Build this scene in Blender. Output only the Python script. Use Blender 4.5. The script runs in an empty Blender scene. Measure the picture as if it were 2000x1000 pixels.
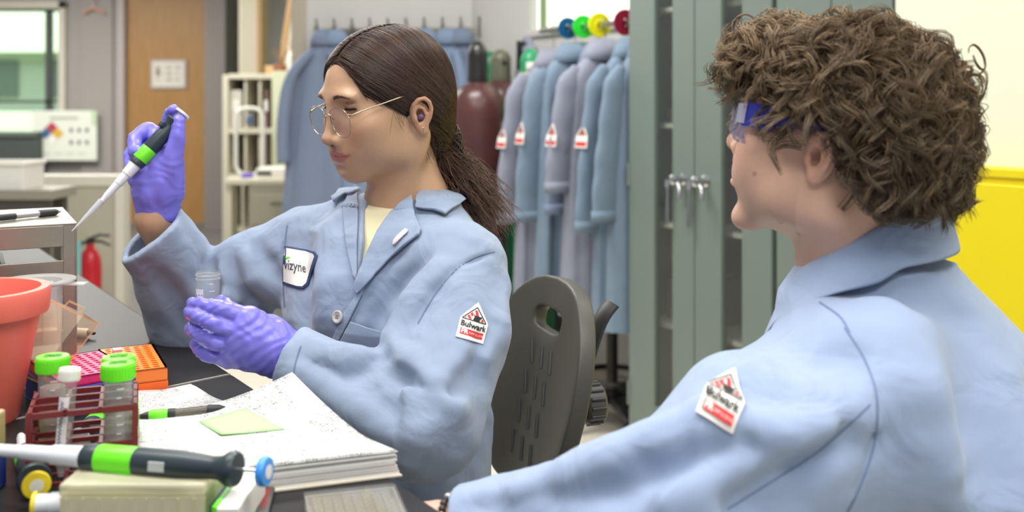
import bpy, bmesh, math, random
import numpy as np
from mathutils import Vector, Matrix, Euler
SC = bpy.context.scene
C = SC.collection
random.seed(7); rng = np.random.default_rng(7)
PI = math.pi
# ---------------------------------------------------------------- camera, world, lights, exposure
F = 1950.0; CH = 1.25; HY = 200.0
cam = bpy.data.cameras.new('camera'); camo = bpy.data.objects.new('camera', cam); C.objects.link(camo)
camo.location = (0, 0, CH); camo.rotation_euler = (PI/2, 0, 0)
cam.sensor_width = 36.0; cam.lens = 36.0*F/2000.0; cam.shift_y = -(500-HY)/2000.0
cam.clip_start = 0.05; cam.clip_end = 200
cam.dof.use_dof = True; cam.dof.focus_distance = 1.40; cam.dof.aperture_fstop = 3.6
SC.camera = camo
w = bpy.data.worlds.new('world'); SC.world = w; w.use_nodes = True
bg = w.node_tree.nodes['Background']; bg.inputs[0].default_value = (0.93, 0.97, 1.0, 1); bg.inputs[1].default_value = 0.46
def area(name, loc, size, power, col=(1, .97, .92), rot=(0, 0, 0)):
    l = bpy.data.lights.new(name, 'AREA'); l.shape = 'RECTANGLE'; l.size, l.size_y = size
    l.energy = power; l.color = col
    o = bpy.data.objects.new(name, l); C.objects.link(o); o.location = loc; o.rotation_euler = rot
    return o
area('overhead_light', (-0.9, 1.3, 2.75), (1.2, 0.6), 38)
area('overhead_light', (0.75, 0.7, 2.75), (1.2, 0.6), 32)
area('overhead_light', (-0.5, 3.2, 2.75), (1.2, 0.6), 54)
area('overhead_light', (1.4, 2.4, 2.75), (1.2, 0.6), 33)
area('overhead_light', (-4.3, 7.9, 2.75), (2.4, 1.2), 165)
area('overhead_light', (-2.1, 6.0, 2.75), (1.2, 0.6), 55)  # fill lamp added to brighten the shelf unit; no fitting is seen
area('outdoor_fill', (-9.5, 14.2, 6.5), (14, 5), 1500, (1, 1, .97))  # area fill added outdoors to brighten the view through the far window
area('overhead_light', (-0.1, -0.7, 2.75), (1.2, 0.6), 33)
SC.view_settings.view_transform = 'Standard'; SC.view_settings.look = 'None'
SC.view_settings.gamma = 1.0; SC.view_settings.use_curve_mapping = False
SC.view_settings.exposure = 0.0
SC.cycles.transparent_max_bounces = 32; SC.cycles.max_bounces = 8
# ---------------------------------------------------------------- helpers
def at(px, py, Y): return Vector(((px-1000)/F*Y, Y, CH+(HY-py)/F*Y))
def onz(px, py, z):
    Y = (CH-z)*F/(py-HY); return at(px, py, Y)
def lin(c):
    c = c/255.0
    return c/12.92 if c <= .04045 else ((c+.055)/1.055)**2.4
def rgb(r, g, b): return (lin(r), lin(g), lin(b), 1)
MATS = {}
def mat(name, col, rough=.5, metal=0, var=0, vscale=20, bump=0, bscale=60, spec=.5, stretch=None, emis=0, sheen=0, sss=0, coat=0, trans=0, col2=None, alpha=1, attr=None, wrink=0):
    if name in MATS: return MATS[name]
    m = bpy.data.materials.new(name); m.use_nodes = True; nt = m.node_tree; N = nt.nodes; L = nt.links
    p = N['Principled BSDF']; c = rgb(*col)
    p.inputs['Base Color'].default_value = c; p.inputs['Roughness'].default_value = rough; p.inputs['Metallic'].default_value = metal
    p.inputs['Specular IOR Level'].default_value = spec
    if sheen: p.inputs['Sheen Weight'].default_value = sheen
    if coat: p.inputs['Coat Weight'].default_value = coat; p.inputs['Coat Roughness'].default_value = .1
    if sss:
        p.inputs['Subsurface Weight'].default_value = sss; p.inputs['Subsurface Radius'].default_value = (.012, .005, .003); p.inputs['Subsurface Scale'].default_value = 1
    if emis: p.inputs['Emission Color'].default_value = c; p.inputs['Emission Strength'].default_value = emis
    if trans: p.inputs['Transmission Weight'].default_value = trans
    if alpha < 1: p.inputs['Alpha'].default_value = alpha
    if var or bump or col2:
        tc = N.new('ShaderNodeTexCoord'); mp = N.new('ShaderNodeMapping'); L.new(tc.outputs['Object'], mp.inputs[0])
        if stretch: mp.inputs['Scale'].default_value = stretch
    if var or col2:
        n = N.new('ShaderNodeTexNoise'); n.inputs['Scale'].default_value = vscale; n.inputs['Detail'].default_value = 4; L.new(mp.outputs[0], n.inputs['Vector'])
        mx = N.new('ShaderNodeMix'); mx.data_type = 'RGBA'
        if col2:
            rp = N.new('ShaderNodeMapRange'); rp.inputs[1].default_value = .35; rp.inputs[2].default_value = .65
            L.new(n.outputs[0], rp.inputs[0]); L.new(rp.outputs[0], mx.inputs[0])
            mx.inputs[6].default_value = c; mx.inputs[7].default_value = rgb(*col2)
        else:
            L.new(n.outputs[0], mx.inputs[0])
            mx.inputs[6].default_value = tuple(x*(1-var) for x in c[:3])+(1,); mx.inputs[7].default_value = tuple(min(1, x*(1+var)) for x in c[:3])+(1,)
        L.new(mx.outputs[2], p.inputs['Base Color'])
    if attr:
        a = N.new('ShaderNodeAttribute'); a.attribute_name = attr; L.new(a.outputs['Color'], p.inputs['Base Color'])
    if bump:
        n2 = N.new('ShaderNodeTexNoise'); n2.inputs['Scale'].default_value = bscale; n2.inputs['Detail'].default_value = 5; L.new(mp.outputs[0], n2.inputs['Vector'])
        b = N.new('ShaderNodeBump'); b.inputs['Strength'].default_value = bump; b.inputs['Distance'].default_value = .01; L.new(n2.outputs[0], b.inputs['Height']); L.new(b.outputs[0], p.inputs['Normal'])
    if wrink:
        n3 = N.new('ShaderNodeTexNoise'); n3.inputs['Scale'].default_value = 13; n3.inputs['Detail'].default_value = 2.5; n3.inputs['Distortion'].default_value = 1.1; L.new(mp.outputs[0], n3.inputs['Vector'])
        ab = N.new('ShaderNodeMath'); ab.operation = 'SUBTRACT'; ab.inputs[1].default_value = .5; L.new(n3.outputs[0], ab.inputs[0]); a2 = ab
        b3 = N.new('ShaderNodeBump'); b3.inputs['Strength'].default_value = wrink; b3.inputs['Distance'].default_value = .02; L.new(a2.outputs[0], b3.inputs['Height']); L.new(b.outputs[0], b3.inputs['Normal']); L.new(b3.outputs[0], p.inputs['Normal'])
    MATS[name] = m; return m
def glass(name, col=(255, 255, 255), tr=.85, rough=.05, body=None, amt=.1):
    """thin clear plastic or glass: transparent + glossy by fresnel, plus a little diffuse haze"""
    if name in MATS: return MATS[name]
    m = bpy.data.materials.new(name); m.use_nodes = True; nt = m.node_tree; N = nt.nodes; L = nt.links
    out = N['Material Output']; N.remove(N['Principled BSDF'])
    t = N.new('ShaderNodeBsdfTransparent'); t.inputs[0].default_value = tuple(x*tr for x in rgb(*col)[:3])+(1,)
    g = N.new('ShaderNodeBsdfGlossy'); g.inputs['Roughness'].default_value = rough; g.inputs[0].default_value = (.9, .9, .9, 1)
    lw = N.new('ShaderNodeLayerWeight'); pw = N.new('ShaderNodeMath'); pw.operation = 'POWER'; pw.inputs[1].default_value = 3.5; L.new(lw.outputs['Facing'], pw.inputs[0])
    fr = N.new('ShaderNodeMath'); fr.operation = 'MULTIPLY_ADD'; fr.inputs[1].default_value = .45; fr.inputs[2].default_value = .025; L.new(pw.outputs[0], fr.inputs[0])
    a = N.new('ShaderNodeMixShader'); L.new(fr.outputs[0], a.inputs[0]); L.new(t.outputs[0], a.inputs[1]); L.new(g.outputs[0], a.inputs[2])
    last = a
    if amt:
        d = N.new('ShaderNodeBsdfPrincipled'); d.inputs['Base Color'].default_value = rgb(*(body or col)); d.inputs['Roughness'].default_value = .35
        b = N.new('ShaderNodeMixShader'); b.inputs[0].default_value = amt; L.new(a.outputs[0], b.inputs[1]); L.new(d.outputs[0], b.inputs[2]); last = b
    L.new(last.outputs[0], out.inputs[0]); MATS[name] = m; return m
def tag(o, label=None, cat=None, group=None, kind=None):
    if label: o['label'] = label
    if cat: o['category'] = cat
    if group: o['group'] = group
    if kind: o['kind'] = kind
    return o
def thing(name, label, cat, loc=(0, 0, 0), rz=0, group=None, rot=None):
    o = bpy.data.objects.new(name, None); C.objects.link(o); o.empty_display_size = .05
    o.location = loc; o.rotation_euler = rot if rot else (0, 0, rz)
    return tag(o, label, cat, group)
def copy_tree(o, parent=None):
    c = o.copy(); C.objects.link(c); c.parent = parent
    for ch in list(o.children): copy_tree(ch, c)
    return c
class MB:
    def __init__(s): s.v = []; s.f = []; s.M = None
    def add(s, vs, fs, M=None):
        b = len(s.v); M = M if M is not None else s.M
        for p in vs:
            p = Vector(p); s.v.append(M @ p if M is not None else p)
        for f in fs: s.f.append([b+i for i in f])
        return s
    def box(s, c, d, rz=0, M=None):
        x, y, z = d[0]/2, d[1]/2, d[2]/2
        R = Matrix.Translation(c) @ Matrix.Rotation(rz, 4, 'Z')
        vs = [R @ Vector((sx*x, sy*y, sz*z)) for sz in (-1, 1) for sx, sy in ((-1, -1), (1, -1), (1, 1), (-1, 1))]
        return s.add(vs, [(3, 2, 1, 0), (4, 5, 6, 7), (0, 1, 5, 4), (1, 2, 6, 5), (2, 3, 7, 6), (3, 0, 4, 7)], M)
    def b2(s, lo, hi, M=None):
        return s.box([(a+b)/2 for a, b in zip(lo, hi)], [abs(b-a) for a, b in zip(lo, hi)], 0, M)
    def lathe(s, prof, n=32, M=None, cap=True):
        vs = []; fs = []
        for r, z in prof:
            for i in range(n):
                a = 2*PI*i/n; vs.append((r*math.cos(a), r*math.sin(a), z))
        for j in range(len(prof)-1):
            for i in range(n):
                k = (i+1) % n; fs.append((j*n+i, j*n+k, (j+1)*n+k, (j+1)*n+i))
        if cap:
            fs.append(tuple(range(n-1, -1, -1))); fs.append(tuple((len(prof)-1)*n+i for i in range(n)))
        return s.add(vs, fs, M)
    def tube(s, path, r, n=8, caps=True, closed=False, flat=None, up=None):
        P = [Vector(p) for p in path]; m = len(P)
        rs = r if hasattr(r, '__len__') else [r]*m
        vs = []; fs = []; ref = Vector(up) if up else None
        prev = None
        for i in range(m):
            t = (P[(i+1) % m]-P[i-1]) if closed else (P[min(i+1, m-1)]-P[max(i-1, 0)])
            if t.length < 1e-9: t = Vector((0, 0, 1))
            t.normalize()
            if prev is None:
                a = ref if ref else (Vector((0, 0, 1)) if abs(t.z) < .9 else Vector((1, 0, 0)))
                u = (a-t*a.dot(t)).normalized()
            else:
                u = prev-t*prev.dot(t)
                u = u.normalized() if u.length > 1e-6 else prev
            prev = u; v = t.cross(u)
            for k in range(n):
                a = 2*PI*k/n; e = flat if flat else 1
                vs.append(P[i]+u*(math.cos(a)*rs[i]*e)+v*(math.sin(a)*rs[i]))
        for i in range(m if closed else m-1):
            j = (i+1) % m
            for k in range(n):
                l = (k+1) % n; fs.append((i*n+k, i*n+l, j*n+l, j*n+k))
        if caps and not closed:
            fs.append(tuple(range(n-1, -1, -1))); fs.append(tuple((m-1)*n+k for k in range(n)))
        return s.add(vs, fs)
    def cyl(s, a, b, ra, rb=None, n=20): return s.tube([a, b], [ra, ra if rb is None else rb], n)
    def prism(s, poly, z0, z1, M=None):
        n = len(poly)
        vs = [(x, y, z0) for x, y in poly]+[(x, y, z1) for x, y in poly]
        fs = [tuple(range(n-1, -1, -1)), tuple(range(n, 2*n))]+[(i, (i+1) % n, n+(i+1) % n, n+i) for i in range(n)]
        return s.add(vs, fs, M)
    def sheet(s, rows, closed=False):
        m = len(rows[0]); vs = [p for r in rows for p in r]; fs = []
        for j in range(len(rows)-1):
            for i in range(m if closed else m-1):
                k = (i+1) % m; fs.append((j*m+i, j*m+k, (j+1)*m+k, (j+1)*m+i))
        return s.add(vs, fs)
    def build(s, name, m, parent=None, smooth=None, bevel=0, solid=0, sub=0, off=None, bseg=2, soff=0):
        me = bpy.data.meshes.new(name)
        vs = s.v if off is None else [v-Vector(off) for v in s.v]
        me.from_pydata([tuple(v) for v in vs], [], s.f); me.update()
        bm = bmesh.new(); bm.from_mesh(me); bmesh.ops.recalc_face_normals(bm, faces=bm.faces); bm.to_mesh(me); bm.free()
        if m: me.materials.append(m)
        if smooth is not None:
            me.polygons.foreach_set('use_smooth', [True]*len(me.polygons))
            if smooth < 180: me.set_sharp_from_angle(angle=math.radians(smooth))
        o = bpy.data.objects.new(name, me); C.objects.link(o); o.parent = parent
        if solid:
            md = o.modifiers.new('solid', 'SOLIDIFY'); md.thickness = solid; md.offset = soff
        if bevel:
            md = o.modifiers.new('bevel', 'BEVEL'); md.width = bevel; md.segments = bseg; md.limit_method = 'ANGLE'; md.angle_limit = .6
        if sub:
            md = o.modifiers.new('sub', 'SUBSURF'); md.levels = sub; md.render_levels = sub
        if off is not None and parent is None: o.location = off
        return o
def structure(name, mb, m, **k):
    o = mb.build(name, m, **k); o['kind'] = 'structure'; return o
def rrect(w, h, r, n=5):
    P = []
    for cx, cy, a0 in ((w/2-r, h/2-r, 0), (-w/2+r, h/2-r, PI/2), (-w/2+r, -h/2+r, PI), (w/2-r, -h/2+r, 1.5*PI)):
        for i in range(n+1):
            a = a0+PI/2*i/n; P.append((cx+r*math.cos(a), cy+r*math.sin(a)))
    return P
def frame_M(o, x, y=None, z=None):
    """matrix with given axes (columns) at origin o"""
    x = Vector(x).normalized(); z = Vector(z).normalized(); y = z.cross(x).normalized(); x = y.cross(z)
    return Matrix(((x.x, y.x, z.x, o[0]), (x.y, y.y, z.y, o[1]), (x.z, y.z, z.z, o[2]), (0, 0, 0, 1)))
def text2d(s, size, align='CENTER', bold=0):
    cu = bpy.data.curves.new('txt', 'FONT'); cu.body = s; cu.size = size; cu.align_x = align; cu.align_y = 'CENTER'; cu.resolution_u = 2; cu.offset = bold
    o = bpy.data.objects.new('txt', cu); C.objects.link(o)
    dg = bpy.context.evaluated_depsgraph_get(); me = bpy.data.meshes.new_from_object(o.evaluated_get(dg))
    vs = [(v.co.x, v.co.y) for v in me.vertices]; fs = [tuple(p.vertices) for p in me.polygons]
    bpy.data.objects.remove(o); bpy.data.curves.remove(cu); bpy.data.meshes.remove(me)
    return vs, fs
def hose(pts, n=8):
    """Catmull-Rom through the points"""
    P = [Vector(p) for p in pts]; out = []
    for i in range(len(P)-1):
        a, b, c, d = P[max(i-1, 0)], P[i], P[i+1], P[min(i+2, len(P)-1)]
        for k in range(n):
            t = k/n; out.append(.5*((2*b)+(c-a)*t+(2*a-5*b+4*c-d)*t*t+(3*b-a-3*c+d)*t**3))
    out.append(P[-1]); return out
# ---------------------------------------------------------------- the room
m_floor = mat('floor_vinyl', (226, 220, 203), .35, var=.04, vscale=3)
m_floor2 = mat('floor_grey', (98, 96, 92), .6, var=.1, vscale=6)
m_wall = mat('wall_paint', (203, 201, 197), .7, var=.02, vscale=2, bump=.02)
m_walld = mat('wall_grey', (150, 146, 141), .7, var=.03, vscale=2)
m_wallr = mat('wall_bounce_tint', (226, 226, 204), .7, var=.02, vscale=2)  # yellow cast of bounced light put into this wall's colour
m_taupe = mat('casing_taupe', (178, 168, 152), .6, var=.03)
m_cream = mat('cream_paint', (214, 207, 184), .6, var=.03)
m_frame = mat('door_casing', (168, 160, 158), .5, var=.03)
m_door = mat('door_wood', (150, 110, 60), .45, col2=(162, 122, 70), vscale=6, stretch=(8, 8, .6))
m_chrome = mat('chrome', (200, 200, 200), .18, metal=1)
m_steel = mat('steel', (168, 166, 162), .3, metal=1, var=.06, vscale=30)
m_black = mat('black_plastic', (28, 28, 30), .45)
m_white = mat('white_plastic', (236, 234, 226), .4)
structure('floor', MB().b2((-7, -1.5, -.05), (4, 5.35, 0)), m_floor)
structure('floor_corridor', MB().b2((-9, 5.35, -.05), (1.5, 10.6, 0)), m_floor2)
structure('added_ceiling', MB().b2((-9, 4.3, 2.9), (1.5, 10.75, 3.0)), mat('ceiling_white', (226, 226, 220), .8))  # unseen, far part only; added to keep bright reflections off the bench
RZ = math.atan2(-.825, .566)
ROW = Matrix.Translation((.41, 3.48, 0)) @ Matrix.Rotation(RZ, 4, 'Z')      # x along the row to the camera, y into the wall
def row(x, y, z): return ROW @ Vector((x, y, z))
# right hand wall behind the coats, with a window opening
mb = MB(); mb.M = ROW
mb.b2((-1.74, .45, 0), (1.12, .57, 1.575)); mb.b2((-1.74, .45, 1.575), (-1.25, .57, 2.9)); mb.b2((-1.25, .45, 2.5), (-.1, .57, 2.9)); mb.b2((-.1, .45, 1.575), (1.12, .57, 2.9))
structure('wall_right', mb, m_wall)
mb = MB(); mb.M = ROW; mb.b2((1.12, 0, 0), (4.6, .12, 2.9)); mb.b2((1.05, .0, 0), (1.12, .5, 2.9))
structure('wall_right_near', mb, m_wallr)
w1 = bpy.data.objects.new('window_1', None); C.objects.link(w1); w1.matrix_world = ROW; w1['kind'] = 'structure'
m_pane = mat('frosted_daylight_pane', (250, 252, 236), .3, emis=.75)
MB().b2((-1.25, .48, 1.575), (-.1, .5, 2.5)).build('frosted_pane', m_pane, w1)
mb = MB(); mb.b2((-1.25, .44, 1.575), (-1.21, .5, 2.5)); mb.b2((-1.25, .43, 1.56), (-.1, .5, 1.59)); mb.b2((-.14, .44, 1.575), (-.1, .5, 2.5)); mb.b2((-1.25, .44, 2.46), (-.1, .5, 2.5))
mb.build('window_frame', m_wall, w1, bevel=.003)
MB().b2((-1.155, .455, 1.59), (-1.135, .5, 2.5)).build('mullion', mat('mullion_green', (120, 140, 100), .5), w1)
# wall with the coat hooks
cA = Vector((-.205, 5.17, 0)); cB = Vector((-1.10, 5.30, 0))
def slab(a, b, z0, z1, th, side=1):
    d = (b-a).normalized(); n = Vector((-d.y, d.x, 0))*side*th
    return [(a.x, a.y), (b.x, b.y), (b.x+n.x, b.y+n.y), (a.x+n.x, a.y+n.y)], z0, z1
structure('wall_back', MB().prism(*slab(cA, cB, 0, 2.9, .14, -1)), m_wall)
structure('trim_1', MB().prism(*slab(cB+Vector((.01, -.01, 0)), cB+Vector((-.075, 0, 0)), 0, 2.9, .16, -1)), m_taupe, bevel=.01)
structure('baseboard_right', MB().b2((-1.72, .435, 0), (0, .45, .1), ROW), m_taupe)
structure('baseboard_back', MB().prism(*slab(cA+Vector((0, -.003, 0)), cB+Vector((.02, -.003, 0)), 0, .1, .012, 1)), m_taupe)
# far wall
YF = 10.3
def fx(px): return (px-1000)/F*YF
def fz(py): return CH+(HY-py)/F*YF
wx0, wx1, wz0, wz1 = -7.6, fx(122), fz(258), fz(14)
mb = MB(); mb.b2((-9, YF, 0), (wx0, YF+.15, 2.9)); mb.b2((wx0, YF, 0), (wx1, YF+.15, wz0)); mb.b2((wx0, YF, wz1), (wx1, YF+.15, 2.9))
mb.b2((wx1, YF, 0), (fx(236), YF+.15, 2.9)); mb.b2((fx(423), YF, 0), (fx(640), YF+.15, 2.9)); mb.b2((fx(236), YF, 2.5), (fx(423), YF+.15, 2.9))
structure('wall_far', mb, m_walld)
structure('trim_2', MB().b2((fx(160), YF-.03, 0), (fx(222), YF, 2.9)), m_walld, bevel=.006)
structure('trim_3', MB().b2((fx(428), YF-.5, 0), (fx(467), YF, 2.9)), mat('wall_slate', (120, 113, 108), .7))
w2 = bpy.data.objects.new('window_2', None); C.objects.link(w2); w2.location = (0, YF, 0); w2['kind'] = 'structure'
mb = MB(); mb.b2((wx1-.02, -.06, wz0), (wx1+.05, .1, wz1+.06)); mb.b2((wx0, -.06, wz1-.02), (wx1+.05, .1, wz1+.06)); mb.b2((wx0, -.08, wz0-.05), (wx1+.05, .1, wz0))
mb.build('window_frame', mat('window_casing', (196, 190, 178), .5), w2, bevel=.006)
m_dk = mat('dark_mullion', (70, 76, 72), .5)
for px in (92, -40): MB().b2((fx(px)-.03, .02, wz0), (fx(px)+.03, .08, wz1-.02)).build('mullion', m_dk, w2)
MB().b2((wx0, .02, fz(22)), (wx1-.02, .08, wz1-.02)).build('mullion', m_dk, w2)
MB().b2((wx0, .02, fz(201)), (wx1-.02, .08, fz(196))).build('mullion', m_dk, w2)
g = glass('window_glass', (240, 250, 244), .95, .02, amt=0)
for a, b in ((fx(-40), fx(92)), (fx(92), wx1)):
    for c, d in ((wz0, fz(201)), (fz(196), fz(22))): MB().b2((a+.03, .045, c), (b-.03, .05, d)).build('pane', g, w2)
d1 = bpy.data.objects.new('door_1', None); C.objects.link(d1); d1.location = (0, YF, 0); d1['kind'] = 'structure'
MB().b2((fx(246), .02, .01), (fx(414), .07, 2.5)).build('door_leaf', m_door, d1)
mb = MB(); mb.b2((fx(232), -.05, 0), (fx(246), .12, 2.55)); mb.b2((fx(414), -.05, 0), (fx(430), .12, 2.55)); mb.b2((fx(246), -.05, 2.5), (fx(414), .12, 2.55)); mb.build('door_frame', m_frame, d1, bevel=.006)
kx, kz = fx(405), fz(255)
mb = MB(); mb.M = Matrix.Translation((kx, 0, kz)) @ Matrix.Rotation(PI/2, 4, 'X'); mb.lathe([(.033, -.02), (.033, -.012), (.014, -.01), (.014, .02), (.03, .03), (.033, .045), (.022, .06), (.005, .062)], 20)
mb.build('door_knob', m_steel, d1, smooth=40)
# small framed sign on the door
t = thing('door_sign', 'small framed white notice fixed to the wooden door', 'sign', (fx(329), YF+.012, fz(145)))
MB().b2((-.185, -.012, -.15), (.185, .0, .15)).build('sign_frame', m_frame, t, bevel=.004)
MB().b2((-.165, -.016, -.13), (.165, -.012, .13)).build('paper', mat('sign_paper', (206, 202, 192), .6), t)
mb = MB(); rr = random.Random(3)
for k in range(9): mb.b2((-.12+.1*(k % 3), -.018, .06-.06*(k//3)), (-.12+.1*(k % 3)+.05*rr.random()+.02, -.0155, .075-.06*(k//3)))
mb.b2((-.125, -.018, -.02), (-.095, -.0155, .06))
mb.build('print', mat('print_grey', (120, 115, 112), .7), t)['kind'] = 'stuff'
# outside
m_bld = mat('concrete', (150, 160, 152), .8, var=.1, vscale=1); 
b = thing('office_building', 'pale office building seen through the window', 'building', (-9.5, 17, 0))
MB().b2((-6, 0, 1.1), (6, 2, 2.1)).build('wall', m_bld, b); MB().b2((-6, -.2, 2.1), (6, 2, 4)).build('upper_wall', mat('pale_facade', (250, 252, 246), .8), b)
for k in range(8): MB().b2((-5.6+1.45*k, -.03, 1.35), (-4.7+1.45*k, .02, 1.95)).build('window', mat('dark_window', (92, 104, 100), .3), b)
MB().b2((-6, -.1, 0), (6, 2, 1.1)).build('base', mat('pale_base', (244, 248, 236), .8), b)
structure('ground_outside', MB().b2((-25, 10.6, -.06), (5, 40, -.02)), mat('lawn', (226, 240, 190), .9))
# cream wall end and back room seen past the wall with the hooks
Y2 = 8.3
def gx(px): return (px-1000)/F*Y2
structure('wall_middle', MB().b2((gx(466), Y2, 0), (gx(504), Y2+.2, 2.9)), m_cream, bevel=.01)
structure('trim_4', MB().b2((gx(503), Y2-.02, 0), (gx(512), Y2+.2, 2.9)), mat('wood_casing', (190, 156, 104), .5))
structure('wall_middle_back', MB().b2((gx(504), Y2+1.2, 0), (gx(640), Y2+1.3, 2.9)), mat('pale_green_wall', (208, 222, 176), .7))
# ---------------------------------------------------------------- low white partition on the left
t = thing('low_partition', 'low white framed partition panel behind the black bench', 'partition', (0, 5.5, 0))
def hx(px, Y): return (px-1000)/F*Y
x0, x1 = -3.6, hx(244, 5.5)
MB().b2((x0, 0, .04), (x1-.04, .05, .8)).build('panel', mat('beige_panel', (186, 182, 164), .6), t)
mb = MB(); mb.b2((x0, -.02, .79), (x1, .08, .85)); mb.build('cap_rail', mat('off_white', (222, 218, 204), .5), t, bevel=.006)
MB().b2((x1-.05, -.02, 0), (x1, .08, .79)).build('end_post', MATS['off_white'], t, bevel=.006)
# fire extinguisher standing before it
ex = at(176, 500, 5.1); t = thing('fire_extinguisher', 'red fire extinguisher with teal tag before the low white partition', 'extinguisher', (ex.x, 5.1, 0))
m_red = mat('red_enamel', (190, 32, 44), .3)
mb = MB(); mb.lathe([(.05, 0), (.055, .01), (.055, .42), (.05, .46), (.035, .49), (.02, .505), (.02, .53)], 24); mb.build('cylinder', m_red, t, smooth=40)
mb = MB(); mb.cyl((0, 0, .53), (0, 0, .56), .018, .016); mb.tube([(.0, 0, .555), (.05, 0, .575), (.1, 0, .57)], [.009, .008, .007], 8); mb.tube([(0, 0, .545), (.06, 0, .54), (.105, 0, .52)], [.008, .008, .007], 8); mb.build('lever_handle', m_black, t, smooth=40)
MB().tube(hose([(-.01, 0, .54), (-.05, 0, .52), (-.062, 0, .42), (-.062, 0, .25)]), .009, 8).build('hose', m_black, t, smooth=60)
MB().b2((-.075, -.064, .37), (-.02, -.06, .55)).build('tag', mat('teal_tag', (130, 196, 196), .5), t)
# table and bin on the left
t = thing('side_table', 'grey topped work table behind the steel rack', 'table', (-2.45, 4.6, 0))
tx = hx(101, 4.6)+2.45
MB().b2((-.9, 0, .80), (tx, .27, .845)).build('tabletop', mat('table_top', (150, 142, 130), .4), t, bevel=.004)
MB().b2((-.9, .02, .72), (tx-.02, .06, .80)).build('apron', mat('table_dark', (76, 72, 66), .5), t)
for x, y in ((tx-.06, .05), (tx-.06, .22), (-.84, .05), (-.84, .22)): MB().b2((x-.025, y-.025, 0), (x+.025, y+.025, .8)).build('leg', MATS['table_dark'], t)
bx = hx(0, 4.75); bw = hx(66, 4.75)
t = thing('storage_bin', 'white plastic bin standing on the grey topped table', 'bin', ((bx+bw)/2-.1, 4.74, .845))
h = (bw-bx)/2+.1
mb = MB(); mb.b2((-h, -.1, 0), (h, .1, .012)); 
for s in (-1, 1): mb.b2((-h, s*.1-.006, 0), (h, s*.1+.006, .115)); mb.b2((s*h-.006, -.1, 0), (s*h+.006, .1, .115))
mb.build('bin_body', m_white, t)
mb = MB()
for s in (-1, 1): mb.b2((-h-.012, s*.11-.008, .11), (h+.012, s*.11+.008, .128)); mb.b2((s*(h+.005)-.008, -.11, .11), (s*(h+.005)+.008, .11, .128))
mb.build('bin_rim', m_white, t, bevel=.004)
# hazard poster
t = thing('hazard_poster', 'white hazard poster with coloured diamond beside the window', 'poster', (fx(136), YF-.1, fz(264)))
MB().b2((-.33, -.02, -.255), (.33, 0, .255)).build('poster_sheet', mat('poster_paper', (222, 226, 214), .6), t, bevel=.003)
def dia(cx, cz, r): return [(cx-r, cz), (cx, cz-r), (cx+r, cz), (cx, cz+r)]
PM = Matrix.Rotation(PI/2, 4, 'X')
for nm, (dx, dz), col in (('red_quarter', (0, .062), (178, 62, 82)), ('blue_quarter', (-.062, 0), (62, 100, 138)), ('yellow_quarter', (.062, 0), (214, 170, 64)), ('white_quarter', (0, -.062), (232, 232, 226))):
    MB().prism(dia(-.128+dx, .022+dz, .06), .0205, .024, PM).build(nm, mat(nm, col, .6), t)
m_ink = mat('print_dark', (84, 88, 92), .7)
for k in range(6):
    cx, cz = .07+.08*(k % 3), .055-.125*(k//3)
    MB().prism([(cx+.02*math.cos(a), cz+.025*math.sin(a)) for a in (0, 1.05, 2.1, 3.14, 4.2, 5.25)], .0205, .023, PM).build('pictogram', m_ink, t)
mb = MB()
mb.prism([(-.15, .165), (.14, .165), (.14, .19), (-.15, .19)], .0205, .022, PM)
for k in range(4): mb.prism([(-.23+.12*k, -.19), (-.14+.12*k, -.19), (-.14+.12*k, -.18), (-.23+.12*k, -.18)], .0205, .022, PM)
mb.prism([(-.17, -.075), (-.09, -.075), (-.09, -.06), (-.17, -.06)], .0205, .022, PM)
mb.build('print', mat('print_pale', (168, 172, 160), .7), t)['kind'] = 'stuff'
for s in (-1, 1): MB().prism([(s*.33, .1), (s*.33, .255), (s*.27, .255), (s*.28, .1)] if s > 0 else [(-.33, -.255), (-.28, -.255), (-.27, -.1), (-.33, -.1)], .0205, .0215, PM).build('green_corner', mat('pale_green_print', (188, 206, 172), .7), t)
# dark counter under the far window, with a round pale thing
t = thing('window_counter', 'dark counter under the far window', 'counter', (-6.2, 10.05, 0))
MB().b2((-1.2, 0, .0), (hx(72, 10.05)+6.2, .2, fz(262)-.02)).build('counter_body', mat('counter_dark', (72, 78, 76), .5), t); MB().b2((-1.2, -.03, fz(262)-.02), (hx(72, 10.05)+6.2, .2, fz(256))).build('countertop', mat('counter_top', (96, 104, 100), .4), t, bevel=.005)
# clothes hanger on the far wall
t = thing('wall_hanger', 'pinkish clothes hanger on the grey far wall beside the door', 'hanger', (fx(188), YF-.06, fz(20)))
MB().tube([(-.11, 0, -.035), (-.04, 0, 0), (0, 0, .012), (.04, 0, 0), (.11, 0, -.035)], .016, 8).build('hanger_bar', mat('pink_wood', (196, 148, 134), .5), t, smooth=60)
MB().tube(hose([(0, 0, .01), (0, 0, .06), (.02, 0, .09), (0, .02, .11), (-.015, .05, .1)], 4), .005, 6).build('hanger_hook', m_steel, t, smooth=60)
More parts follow.
